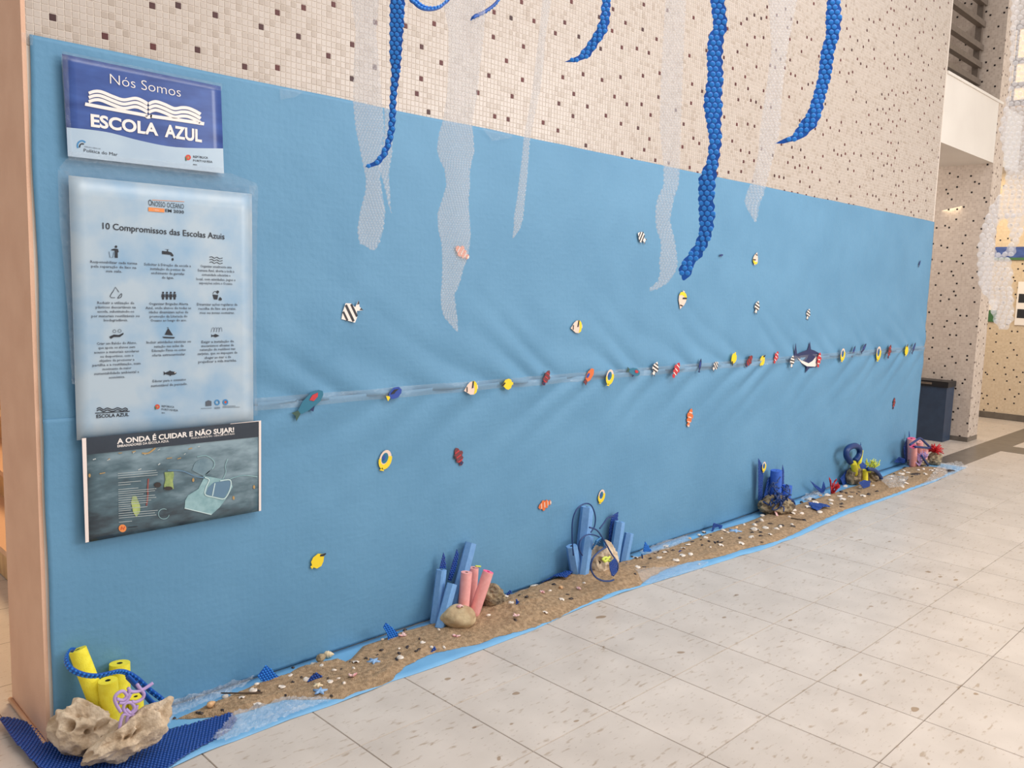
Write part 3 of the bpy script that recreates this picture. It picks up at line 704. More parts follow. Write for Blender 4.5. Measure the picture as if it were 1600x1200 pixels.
flat('logo_emblem', [(321.5, 627.5), (326, 625.4), (330.5, 627), (330.5, 634), (321.5, 634.6)], YT, 'print_grey', po2)
stroke('logo_emblem', disc(339.4, 628.8, 3.4, 3.6, 12), 1.8, YT, 'print_blue', po2, True)
stroke('logo_emblem', disc(352.4, 628.4, 3.4, 3.6, 12), 2.0, YT, 'print_blue', po2, True)
flat('logo_emblem', disc(352.4, 628.4, 1.6, 1.7, 10), YT, 'print_red', po2)
for x0, x1, yy in ((314, 331, 638.3), (335, 344, 636.8), (348, 368, 634.8), (335, 344, 638.4), (348, 375, 636.6)):
    stroke('logo_lettering', [(x0, yy), (x1, yy-0.6)], 0.5, YT, 'print_grey', po2)

# --- poster 3
Y3 = -0.036
po3 = sheet('poster', [(128, 685), (408, 657), (408, 798), (133.5, 848)], Y3, 'poster_sea', 'dark sea poster with floating plastic bag headed A ONDA É CUIDAR')
YA, YB, YC, YD = Y3-LAY, Y3-2*LAY, Y3-3*LAY, Y3-4*LAY
flat('header_band', [(128, 685), (408, 657), (408, 682), (129.5, 711)], YB, 'poster_band', po3)
flat('white_edge', [(128, 685), (134.6, 684.4), (139, 846.8), (133.5, 848)], YC, 'poster_edge', po3)
flat('white_edge', [(404.6, 657.4), (408, 657), (408, 798), (404.6, 798.6)], YC, 'poster_edge', po3)
flat('white_edge', [(360, 662), (404.6, 657.4), (404.6, 658.4), (360, 662.6)], YC, 'poster_edge', po3)
ptext(po3, 'A ONDA É CUIDAR E NÃO SUJAR!', (183, 693.5), (365.8, 674.8), 8.3, YC, 'print_white', 0.03, 3, 'title_lettering')
ptext(po3, 'EMBAIXADORES DA ESCOLA AZUL', (183.5, 699), (264, 690.6), 3.8, YC, 'print_white', 0.015, 2, 'subtitle_lettering')
ptext(po3, 'MÚSICA NORTE FIN - CIÊNCIAS NATURAIS', (299, 686.2), (366.5, 679), 3.0, YC, 'print_white', 0.0, 1, 'subtitle_lettering')
wd = [(60, 739), (62, 742.5), (62, 746), (None, 0), (36, 753.5), (20, 757), (None, 0), (32, 764), (60, 767.5), (58, 770.5), (40, 774), (58, 777.5), (60, 781), (52, 784.5), (46, 788), (20, 791), (46, 794.5), (20, 797.5), (None, 0), (62, 801.5), (58, 805), (60, 808.5), (22, 815)]
for w, yy in wd:
    if w: stroke('small_print', [(184.3+(yy-739)*0.02, yy+1), (184.3+w, yy+1-w*0.085)], 0.7, YC, 'fleck_white', po3)
flat('logo_emblem', disc(191.5, 825.5, 6, 6, 16), YC, 'print_orange', po3)
stroke('logo_emblem', [(189, 828), (190.5, 823), (193, 827.5), (195, 822.6)], 1.3, YD, 'print_red', po3)
stroke('logo_lettering', [(200, 824.2), (215, 822.6)], 1.2, YC, 'print_black', po3)
flat('plastic_bag', [(320, 744), (331, 745.5), (348, 749), (360, 748.5), (363.5, 761), (352, 781), (343, 793), (330.5, 804), (303, 797.5), (288.5, 794), (289.5, 782), (294, 774), (310, 764)], YB, 'bag_pale', po3)
flat('plastic_bag_mouth', [(334, 754), (346, 752), (360, 751), (361, 760), (350.5, 778), (335, 776), (321.5, 772), (325, 762)], YC, 'bag_inside', po3)
stroke('plastic_bag_rim', crv([(320, 746), (327, 750), (322, 762), (321, 773), (335, 777), (351, 779), (360, 763), (359.5, 750), (344, 751.5)], 4), 1.6, YD, 'bag_light', po3)
stroke('plastic_bag_fold', [(288.5, 794), (303, 797.5), (330.5, 804)], 1.4, YC, 'bag_light', po3)
stroke('plastic_bag_fold', [(336, 755), (332, 775)], 1.6, YD, 'bag_light', po3)
stroke('plastic_bag_handle', crv([(318, 745), (325, 738), (334, 730), (334, 720), (322, 712), (308, 714)], 4), 1.4, YB, 'bag_pale', po3)
flat('plastic_bag_haze', crv([(300, 735), (306, 722), (320, 717), (332, 722), (330, 736), (318, 744)], 3), YB, 'bag_haze', po3)
stroke('plastic_bag_handle', crv([(348, 749), (353, 738), (352, 728), (356, 717)], 4), 1.2, YB, 'bag_pale', po3)
stroke('surface_streak', crv([(262, 735), (285, 736), (305, 744), (322, 747)], 4), 2.0, YB, 'bag_inside', po3)
stroke('surface_streak', crv([(360, 748), (380, 743), (402, 745)], 4), 1.2, YB, 'bag_pale', po3)
flat('bottle', [(257, 738), (271, 737), (272, 742), (270, 752), (271.5, 764), (257, 765), (256.5, 758), (258.5, 750)], YC, 'bottle_lime', po3)
flat('bottle_cap', disc(263, 763, 7, 3, 12), YD, 'print_cap', po3)
flat('bottle_cap', disc(246.5, 757.5, 5.5, 4, 12), YC, 'print_cap', po3)
flat('bottle', [(207, 775), (213, 775), (219, 790), (219, 800), (213, 808), (208, 800), (205, 785)], YB, 'bottle_lime', po3)
stroke('red_float', crv([(232, 748), (231, 762), (231, 775), (229, 790)], 3), 2.4, YB, 'print_rust', po3)
stroke('ring_of_bag', disc(256, 803, 8.5, 8, 14, 10, 300), 0.9, YB, 'bag_pale', po3)
rr = random.Random(11)
for k in range(16):
    t = rr.random(); x = 145+255*t; y = 712-27*t+rr.random()*30
    stroke('gold_fleck' if k < 7 else 'white_fleck', [(x, y), (x+2+rr.random()*(7 if k < 7 else 3), y-0.5-rr.random()*2.0)], 0.9+rr.random()*0.7, YB, 'fleck_gold' if k < 7 else 'fleck_white', po3)
stroke('gold_fleck', crv([(222, 708), (232, 708), (243, 700)], 3), 2.2, YC, 'fleck_gold', po3)
for x, y in ((140, 743), (397, 761), (302, 750), (365, 778)): flat('gold_fleck', disc(x, y, 1.8, 3.2, 7), YB, 'fleck_gold', po3)

# --- clear plastic round the posters (crinkled film)
def film(name, rows, y, label, parent=None, amp=0.006, n=40, fr=14.0, m='clear_sheet'):
    """rows: list of (left px point, right px point) down the sheet"""
    vs, fs = [], []
    k = len(rows)
    for j, (A, B) in enumerate(rows):
        a, b = wl(*A, y), wl(*B, y)
        for i in range(n+1):
            p = a.lerp(b, i/n); q = noise.noise(Vector((p.x*fr*1.6, p.z*fr*2.2, 1.7)))+0.6*noise.noise(Vector((p.x*fr*4, p.z*fr*5, 3.7)))
            vs.append(p+Vector((0, -amp*abs(q)*1.5, 0)))
    for j in range(k-1):
        for i in range(n):
            a = j*(n+1)+i; fs.append((a+n+1, a+n+2, a+1, a))
    o = mesh(name, vs, fs, m, parent, False)
    return o
def subdiv(rows, n):
    out = []
    for (a, b), (c, d) in zip(rows, rows[1:]):
        for k in range(n):
            t = k/n; out.append(((a[0]+(c[0]-a[0])*t, a[1]+(c[1]-a[1])*t), (b[0]+(d[0]-b[0])*t, b[1]+(d[1]-b[1])*t)))
    return out+[rows[-1]]
film('plastic_cover', subdiv([((107, 245), (360, 271)), ((92, 262), (402, 287)), ((107, 276), (396, 306))], 8), Y2-0.004, '', po2, 0.007, 70)
film('plastic_cover', subdiv([((90, 265), (108, 268)), ((92, 340), (110, 340)), ((105, 480), (114, 480)), ((112, 600), (118, 600))], 16), Y2-0.004, '', po2, 0.006, 8)
film('plastic_cover', subdiv([((389, 290), (403, 290)), ((392, 380), (401, 380)), ((394, 560), (400, 560)), ((394, 650), (401, 650))], 16), Y2-0.004, '', po2, 0.006, 8)
film('plastic_cover', subdiv([((97, 80), (347, 131)), ((97, 92), (346, 142))], 7), Y1-0.003, '', po1, 0.004, 60)
film('plastic_cover', subdiv([((95, 85), (106, 87)), ((100, 160), (108, 160)), ((106, 244), (114, 246))], 12), Y1-0.003, '', po1, 0.004, 6)
film('plastic_cover', subdiv([((106, 236), (349, 262)), ((107, 250), (351, 277))], 7), Y1-0.003, '', po1, 0.004, 60)
tc = film('tape_piece', subdiv([((33, 50), (52, 54)), ((34, 66), (50, 72))], 5), -0.016, '', None, 0.005, 8)
tag(tc, 'clear tape at the top left corner of the blue paper', 'tape')
tc = film('tape_piece', subdiv([((436, 138), (476, 143)), ((438, 156), (460, 152))], 5), -0.018, '', None, 0.005, 12)
tag(tc, 'clear tape on the top edge of the paper right of the navy poster', 'tape')
tc = film('tape_piece', subdiv([((752, 200), (800, 210)), ((768, 220), (800, 216))], 5), -0.018, '', None, 0.005, 12)
tag(tc, 'clear tape on the top edge of the paper between the hanging strips', 'tape')
#@@PART2
# ================================================================== BUBBLE WRAP
def dome(mb, c, u, v, n, r, hgt, seg=7):
    vs = []; fs = []
    for k, (rr_, hh) in enumerate(((1.0, 0.0), (0.86, 0.55), (0.5, 0.9))):
        for j in range(seg):
            a = 2*math.pi*j/seg; vs.append(c+(u*math.cos(a)+v*math.sin(a))*r*rr_+n*hgt*hh)
    vs.append(c+n*hgt)
    for k in range(2):
        for j in range(seg):
            a = k*seg+j; b = k*seg+(j+1) % seg; fs.append((a, b, b+seg, a+seg))
    for j in range(seg): fs.append((2*seg+j, 2*seg+(j+1) % seg, 3*seg))
    mb.add(vs, fs)
def strip(rows_list, Y, pitch, film_m, dome_m, label, group, top=3.05, amp=0.006, ph=0.0, name='bubble_wrap_strip'):
    """hanging ribbon: rows_list = pieces, each a list of (py, left px, right px) from top to bottom"""
    fm, bm2 = MB(), MB()
    r0 = rows_list[0]; mid = r0[len(r0)//2]
    O = wl((mid[1]+mid[2])/2, mid[0], Y); nrm = Vector((CAM.x-O.x, CAM.y-O.y, 0)).normalized()
    nrm = (nrm+Vector((0, -0.25, 0))).normalized()          # the strip hangs turned towards the hall
    ux = Vector((-nrm.y, nrm.x, 0)); up_ = Vector((0, 0, 1))
    def hit(px, py):
        d = ray(px, py); t = (O-CAM).dot(nrm)/d.dot(nrm); P = CAM+d*t; return (P-O).dot(ux), P.z
    for pi, rows in enumerate(rows_list):
        Z = []
        for py, a, b in rows:
            (xa, za), (xb, zb_) = hit(a, py), hit(b, py); Z.append(((za+zb_)/2, xa, xb))
        Z.sort(key=lambda q: -q[0])
        if pi == 0 and rows[0][0] <= 0:
            z0, xa, xb = Z[0]; Z.insert(0, (top, xa+0.02, xb+0.02))
        def lr(z):
            for (z0, a0, b0), (z1, a1, b1) in zip(Z, Z[1:]):
                if z0 >= z >= z1:
                    t = 0 if z0 == z1 else (z0-z)/(z0-z1); return a0+(a1-a0)*t, b0+(b1-b0)*t
            return Z[-1][1:]
        def pos(x, z):
            w_ = amp*math.sin(z*9+ph)+0.35*amp*math.sin((x-Z[0][1])*70+z*6+ph)
            return O+ux*x+nrm*w_+Vector((0, 0, z-O.z))
        zt, zb = Z[0][0], Z[-1][0]; nr = max(6, int((zt-zb)/0.006)); NC = 5
        vs, fs = [], []
        for j in range(nr+1):
            z = zt+(zb-zt)*j/nr; a, b = lr(z)
            jag = pitch*0.16
            a += jag*math.sin(z*2*math.pi/(pitch*1.73)+ph); b += jag*math.sin(z*2*math.pi/(pitch*1.73)+1+ph)
            for i in range(NC+1): vs.append(pos(a+(b-a)*i/NC, z))
        for j in range(nr):
            for i in range(NC):
                q = j*(NC+1)+i; fs.append((q, q+NC+1, q+NC+2, q+1))
        fm.add(vs, fs)
        rp = pitch*0.46; k = 0; z = zt-rp
        while z > zb:
            a, b = lr(z); x = a+rp*0.8+(pitch/2 if k % 2 else 0)
            while x < b-rp*0.5:
                dome(bm2, pos(x, z)+nrm*0.0006, ux, up_, nrm, rp, rp*(0.5 if 'clear' in film_m else 0.22), 8)
                x += pitch
            z -= pitch*0.866; k += 1
    t = thing(name, (fm.v[0].x, Y, min(v.z for v in fm.v)), label, 'bubble wrap', group)
    fo = fm.build('film', film_m, t, True); tag(bm2.build('bubbles', dome_m, fo, True), kind='stuff')
    return t
GC, GB = 'clear hanging bubble wrap strips', 'blue hanging bubble wrap strips'
YS = -1.25
strip([[(0,548,592),(50,556,588),(100,553,593),(160,552,598),(200,556,601),(250,566,594),(280,572,594),(300,571,597),(330,563,602),(360,558,598),(380,561,592),(391,581,586)],
       [(168,601,609),(200,602,615),(240,596,613),(262,592,609),(280,598,608),(300,603,610),(320,607,610),(333,611,612)]], YS, 0.0065, 'clear_film', 'clear_bubble',
      'leftmost clear bubble wrap strip with a forked tip', GC, ph=0.4)
strip([[(0,690,758),(50,700,756),(100,700,750),(150,698,745),(190,692,738),(210,686,740),(235,683,742),(250,687,738),(265,695,735),(290,698,735),(310,692,733),(335,684,734),(360,685,736),(380,690,735),(400,691,731),(420,691,724),(445,690,717),(460,688,710),(480,689,712),(495,693,714),(510,706,715),(518,713,715)]],
      YS+0.03, 0.0065, 'clear_film', 'clear_bubble', 'widest clear bubble wrap strip, ending in a point over an orange fish', GC, ph=1.7)
strip([[(0,848,862),(60,841,852),(100,836,849),(150,830,842),(215,818,828),(250,815,826),(290,810,823),(310,808,821),(340,803,818),(355,803,814),(372,801,803)]],
      YS, 0.0065, 'clear_film', 'clear_bubble', 'thin clear bubble wrap strip, narrowest of the clear ones', GC, ph=2.6)
strip([[(0,1040,1072),(100,1034,1068),(200,1030,1064),(262,1036,1062),(290,1036,1060),(310,1027,1053),(325,1024,1050),(345,1024,1047),(360,1026,1051),(375,1032,1055),(390,1033,1057),(410,1030,1060),(425,1032,1056),(440,1028,1046),(450,1016,1030),(455,1015,1018)]],
      -1.2, 0.0095, 'clear_film', 'clear_bubble', 'clear bubble wrap strip hanging just left of the longest blue strip', GC, ph=3.3)
strip([[(0,1200,1245),(80,1205,1230),(150,1196,1222),(200,1188,1220),(240,1185,1210),(285,1174,1198),(300,1167,1194),(315,1163,1188),(325,1166,1185),(335,1172,1184),(346,1178,1181)]],
      -1.2, 0.012, 'clear_film', 'clear_bubble', 'short clear bubble wrap strip between the two right blue strips', GC, ph=4.2)
strip([[(0,1580,1630),(140,1577,1625),(200,1562,1622),(250,1570,1622),(280,1572,1622),(300,1565,1618),(325,1545,1608),(335,1542,1604),(345,1537,1560),(360,1533,1556),(380,1528,1552),(395,1527,1556),(402,1527,1578),(420,1527,1581),(450,1530,1582),(470,1545,1584),(500,1552,1584),(515,1562,1574)],
       [(333,1568,1604),(350,1574,1600),(365,1577,1596),(380,1578,1590),(400,1564,1584)]], -1.9, 0.0185, 'clear_film_thick', 'clear_bubble_thick',
      'broad clear bubble wrap strip with a hole at the right edge', GC, ph=5.0)
strip([[(0,609,632),(40,609,630),(90,609,627),(110,612,625),(150,610,620),(180,609,619),(205,607,617),(225,602,612),(240,595,606),(250,588,599),(257,576,591),(261,571,580)]],
      -1.33, 0.0105, 'bubble_blue', 'bubble_blue_dome', 'narrow blue bubble wrap strip in front of the forked clear strip', GB, ph=0.9)
strip([[(0,941,954),(30,938,953),(50,930,948),(70,917,934),(88,903,922),(94,893,910),(98,880,897)]], -1.25, 0.0135, 'bubble_blue', 'bubble_blue_dome', 'short blue bubble wrap strip curling left over the mosaic', GB, ph=1.9)
strip([[(0,1111,1133),(40,1116,1137),(60,1107,1131),(90,1105,1129),(120,1106,1130),(155,1100,1127),(165,1099,1129),(190,1103,1126),(220,1108,1127),(250,1105,1123),(280,1092,1118),(310,1092,1115),(335,1093,1117),(360,1094,1114),(380,1088,1107),(400,1074,1097),(415,1063,1083),(425,1061,1083),(432,1065,1076),(438,1068,1071)]],
      -1.3, 0.0185, 'bubble_blue', 'bubble_blue_dome', 'longest blue bubble wrap strip with large bubbles, reaching over the paper', GB, ph=2.4)
strip([[(0,1293,1312),(30,1290,1314),(55,1291,1311),(80,1283,1303),(120,1279,1298),(150,1271,1290),(175,1263,1285),(195,1249,1277),(210,1240,1262),(219,1222,1247),(224,1209,1224)]],
      -1.25, 0.021, 'bubble_blue', 'bubble_blue_dome', 'rightmost blue bubble wrap strip curling left at its tip', GB, ph=3.9)
def ribbon(name, pts, width, m, wdir, parent=None, thick=0.002, dome_m=None, pitch=0.012):
    """band of bubble wrap following a 3D path; wdir = direction of its width"""
    pts = smooth_path(pts, 6); wd = Vector(wdir).normalized(); mb = MB(); dm = MB(); n = len(pts)
    vs, fs = [], []
    for i, p in enumerate(pts):
        t = (pts[min(i+1, n-1)]-pts[max(i-1, 0)]).normalized(); nn = t.cross(wd); nn = nn.normalized() if nn.length > 1e-4 else Vector((0, -1, 0))
        w = width*(0.5 if i in (0, n-1) else 1.0)/2
        vs += [p-wd*w+nn*thick, p+wd*w+nn*thick, p+wd*w-nn*thick, p-wd*w-nn*thick]
        if dome_m and i % 2 == 0:
            for s_ in (-0.25, 0.25):
                dome(dm, p+wd*width*s_+nn*thick, t, wd, nn, pitch*0.42, pitch*0.3, 6)
    for i in range(n-1):
        for k in range(4):
            a = i*4+k; b = i*4+(k+1) % 4; fs.append((a, b, b+4, a+4))
    fs += [(3, 2, 1, 0), tuple((n-1)*4+k for k in range(4))]
    mb.add(vs, fs)
    return mb, dm
def ribbon_thing(name, pts, width, label, cat, group, wdir, m='bubble_blue', dm_m='bubble_blue_dome', thick=0.0015, pitch=0.012):
    mb, dm = ribbon(name, pts, width, m, wdir, None, thick, dm_m, pitch)
    t = thing(name, (sum((v.x for v in mb.v))/len(mb.v), sum((v.y for v in mb.v))/len(mb.v), min(v.z for v in mb.v)), label, cat, group)
    fo = mb.build('film', m, t, True)
    if dm.v: tag(dm.build('bubbles', dm_m, fo, True), kind='stuff')
    return t
def wpath(pp, Y, dy=None): return [wl(x, y, Y+(dy[i] if dy else 0)) for i, (x, y) in enumerate(pp)]
def climb(P, top=3.05, n=7): return [Vector((P.x, P.y, P.z+(top-P.z)*(k+1)/n)) for k in range(n)]
Q = wpath([(641, -14), (650, 4), (664, 13), (682, 13), (696, 5), (706, -14)], -1.25)
ribbon_thing('bubble_wrap_strip', climb(Q[0])[::-1]+Q+climb(Q[-1]), 0.022, 'blue bubble wrap strip hanging in a loop at the top edge', 'bubble wrap', GB, (0.6, 0.3, 0.5))
Q = wpath([(784, -16), (779, -2), (770, 9), (756, 19), (738, 27)], -1.25)
ribbon_thing('bubble_wrap_strip', climb(Q[0])[::-1]+Q, 0.018, 'blue bubble wrap tip curling left at the top edge beside the looped strip', 'bubble wrap', GB, (0.5, 0.3, 0.6))
cd = thing('hanging_cord', (1.7, -1.25, 3.05), 'thin cord from which the bubble wrap strips hang', 'cord')
for yy_ in (-1.33, -1.2): MB().tube([(-0.6, yy_, 3.05), (3.6, yy_, 3.05)], 0.003, 6).build('line', 'print_white', cd)
MB().tube([(1.6, -1.9, 3.05), (3.6, -1.9, 3.05)], 0.003, 6).build('line', 'print_white', cd)

def inside(poly, x, y):
    c = False; n = len(poly)
    for i in range(n):
        x0, y0 = poly[i]; x1, y1 = poly[(i+1) % n]
        if (y0 > y) != (y1 > y) and x < (x1-x0)*(y-y0)/(y1-y0)+x0: c = not c
    return c
def flat_wrap(name, poly, zf, label, m='bubble_navy', dm_m='bubble_navy_dome', pitch=0.013, cell=0.008, group=None, parent=None):
    """bubble wrap lying on the floor or sand: outline in floor metres, height from zf"""
    xs = [p[0] for p in poly]; ys = [p[1] for p in poly]
    mb, dm = MB(), MB(); nx = int((max(xs)-min(xs))/cell)+2; ny = int((max(ys)-min(ys))/cell)+2; vid = {}
    vs, fs = [], []
    def g(i, j):
        if (i, j) not in vid:
            x = min(xs)+i*cell; y = min(ys)+j*cell; vid[(i, j)] = len(vs); vs.append((x, y, zf(x, y)))
        return vid[(i, j)]
    for i in range(nx):
        for j in range(ny):
            if inside(poly, min(xs)+(i+.5)*cell, min(ys)+(j+.5)*cell): fs.append((g(i, j), g(i+1, j), g(i+1, j+1), g(i, j+1)))
    if not fs:
        vs = [(x, y, zf(x, y)) for x, y in poly]; fs = [tuple(range(len(poly)))]
    mb.add(vs, fs)
    k = 0; y = min(ys)
    while y < max(ys):
        x = min(xs)+(pitch/2 if k % 2 else 0)
        while x < max(xs):
            if inside(poly, x, y):
                n = Vector((zf(x-.004, y)-zf(x+.004, y), zf(x, y-.004)-zf(x, y+.004), 0.008)).normalized()
                u = n.cross(Vector((0, 1, 0))).normalized(); v = n.cross(u)
                dome(dm, Vector((x, y, zf(x, y)+0.0005)), u, v, n, pitch*0.42, pitch*0.26, 6)
            x += pitch
        y += pitch*0.866; k += 1
    t = thing(name, (sum(xs)/len(xs), sum(ys)/len(ys), min(v[2] for v in vs)), label, 'bubble wrap', group)
    o = mb.build('film', m, t, True); sm = o.modifiers.new('thickness', 'SOLIDIFY'); sm.thickness = 0.002; sm.offset = -1
    if dm.v: tag(dm.build('bubbles', dm_m, o, True), kind='stuff')
    return t

# ================================================================== SAND STRIP
outer_px = [(272,1122),(300,1122),(365,1117),(400,1106),(445,1092),(490,1092),(537,1091),(555,1083),(580,1075),(612,1063),(618,1054),(632,1042),(666,1023),(700,1015),(750,1005),(780,993),(816,985),(860,970),(920,941),(952,927),(1000,914),(1012,904),(1040,889),(1075,878),(1112,872),(1140,865),(1160,858),(1215,845),(1240,834),(1262,823),(1320,796),(1375,779),(1444,754),(1471,746),(1487,734)]
inner_px = [(270,1120),(287,1112),(347,1090),(395,1068),(450,1048),(470,1036),(522,1026),(536,1030),(548,1024),(567,1004),(595,995),(640,979),(678,968),(780,931),(840,909),(884,894),(980,873),(1016,861),(1080,840),(1120,826),(1160,815),(1188,804),(1237,788),(1292,771),(1375,744),(1411,729),(1471,725)]
OUT = sorted((fl(x, y, 0.006).x, fl(x, y, 0.006).y) for x, y in outer_px)
INN = sorted((fl(x, y, 0.02).x, min(-0.03, fl(x, y, 0.02).y)) for x, y in inner_px)
SX0 = max(OUT[0][0], INN[0][0])+0.004; SX1 = min(OUT[-1][0], INN[-1][0])
def sand_h(x, y):
    yo = interp(OUT, x); yi = interp(INN, x)
    if x < SX0 or x > SX1 or yo >= yi: return 0.003
    v = (y-yo)/(yi-yo)
    if v < 0 or v > 1: return 0.003
    e = min(1, v/0.16)*min(1, (1-v)/0.12+0.15)*min(1, (x-SX0)/0.12+0.1)*min(1, (SX1-x)/0.15+0.1)
    heap = 0.030*math.exp(-((x-1.95)/0.20)**2)*math.exp(-((v-0.55)/0.35)**2)+0.022*math.exp(-((x-2.55)/0.28)**2)*math.exp(-((v-0.6)/0.4)**2)
    b = 0.016+0.007*noise.noise(Vector((x*4, y*6, 0)))+0.005*noise.noise(Vector((x*15, y*15, 3)))+0.0035*noise.noise(Vector((x*42, y*42, 8)))+0.0018*noise.noise(Vector((x*110, y*110, 5)))
    return 0.0035+e*max(0.002, b+heap*(1+0.5*noise.noise(Vector((x*30, y*30, 2)))))
vs, fs = [], []
NX, NY = 1000, 44
xs_ = [SX0+(SX1-SX0)*((i/NX)**1.7) for i in range(NX+1)]
for x in xs_:
    yo = interp(OUT, x); yi = interp(INN, x)
    rag = 0.008*noise.noise(Vector((x*18, 0, 0)))+0.004*noise.noise(Vector((x*60, 0, 0)))
    for j in range(NY+1):
        y = yo+(yi-yo)*j/NY; vs.append((x, y+(rag if j == 0 else 0), sand_h(x, y) if 0 < j < NY else 0.0035))
for i in range(NX):
    for j in range(NY):
        a = i*(NY+1)+j; fs.append((a, a+NY+1, a+NY+2, a+1))
sand = mesh('sand_strip', vs, fs, 'sand', None, True); tag(sand, 'long strip of brown beach sand along the foot of the blue paper', 'sand', kind='stuff')
# blue paper under the sand
edge_px = [(270,1200),(313,1180),(415,1140),(450,1126),(492,1112),(540,1095),(575,1082),(612,1065),(640,1057),(700,1036),(758,1014),(834,985),(880,963),(932,941),(1012,914),(1090,890),(1160,868),(1190,860),(1254,836),(1314,808),(1375,784),(1463,752),(1510,731)]
ED = sorted((fl(x, y).x, fl(x, y).y) for x, y in edge_px)
vs, fs = [], []
NX = 360
for i in range(NX+1):
    x = 0.03+(ED[-1][0]-0.03)*i/NX; ye = interp(ED, x)+0.004*noise.noise(Vector((x*9, 1, 1)))
    for j in range(11):
        t = j/10; y = ye+(-0.012-ye)*t
        z = 0.0022+(0.006*max(0, noise.noise(Vector((x*5, 2.2, 0))))*(1-t)**4)
        vs.append((x, y, z))
for i in range(NX):
    for j in range(10):
        a = i*11+j; fs.append((a, a+11, a+12, a+1))
ul = mesh('floor_paper', vs, fs, 'blue_underlay', None, True); tag(ul, 'blue paper strip on the floor under the sand', 'paper')
sm = ul.modifiers.new('thickness', 'SOLIDIFY'); sm.thickness = 0.0012; sm.offset = -1
# loose clear film lying on it
def loose_film(poly_px, label, z0=0.012, amp=0.022, fr=24):
    poly = [(fl(*p, z0).x, fl(*p, z0).y) for p in poly_px]
    xs = [p[0] for p in poly]; ys = [p[1] for p in poly]; cell = max(0.006, (max(xs)-min(xs))/160); vid = {}; vs = []; fs = []
    def g(i, j):
        if (i, j) not in vid:
            x = min(xs)+i*cell; y = min(ys)+j*cell
            q = abs(noise.noise(Vector((x*fr*0.6, y*fr*1.6, 1))))+0.5*abs(noise.noise(Vector((x*fr*2.2, y*fr*3, 4))))
            vid[(i, j)] = len(vs); vs.append((x, y, max(z0, sand_h(x, y)+0.004)+amp*q))
        return vid[(i, j)]
    for i in range(int((max(xs)-min(xs))/cell)+1):
        for j in range(int((max(ys)-min(ys))/cell)+1):
            if inside(poly, min(xs)+(i+.5)*cell, min(ys)+(j+.5)*cell): fs.append((g(i, j), g(i+1, j), g(i+1, j+1), g(i, j+1)))
    o = mesh('plastic_film', vs, fs, 'clear_loose', None, False); tag(o, label, 'plastic film')
loose_film([(228,1128),(240,1098),(300,1085),(360,1068),(400,1056),(392,1068),(345,1092),(300,1108),(272,1122),(262,1134)], 'crumpled clear plastic film between yellow noodles and blue diamond wrap')
loose_film([(362,1122),(400,1106),(445,1092),(492,1090),(520,1094),(470,1112),(420,1134),(350,1158),(330,1156)], 'crumpled clear plastic film over the sand edge right of the navy wrap')
loose_film([(992,898),(1040,887),(1090,876),(1108,878),(1090,890),(1012,913),(1004,910)], 'smooth clear plastic film on the sand right of the skull-like rock', 0.008, 0.006, 14)
loose_film([(1000,862),(1040,845),(1075,838),(1080,846),(1050,860),(1010,872)], 'clear plastic film at the wall right of the square blue noodles', 0.01, 0.012)
loose_film([(1250,780),(1268,768),(1285,764),(1290,770),(1262,784)], 'clear plastic film at the wall left of the red coral', 0.01, 0.02)
loose_film([(1374,752),(1395,744),(1420,748),(1412,762),(1390,766)], 'clear plastic film on the sand right of the yellow coral group', 0.01, 0.02)
loose_film([(1460,740),(1468,726),(1500,722),(1512,731),(1480,746),(1440,760)], 'clear plastic film at the far end of the sand strip', 0.008, 0.02)
rag = [(536, 1029), (541, 1010), (552, 1001), (566, 1003), (558, 1012), (548, 1020), (545, 1030)]

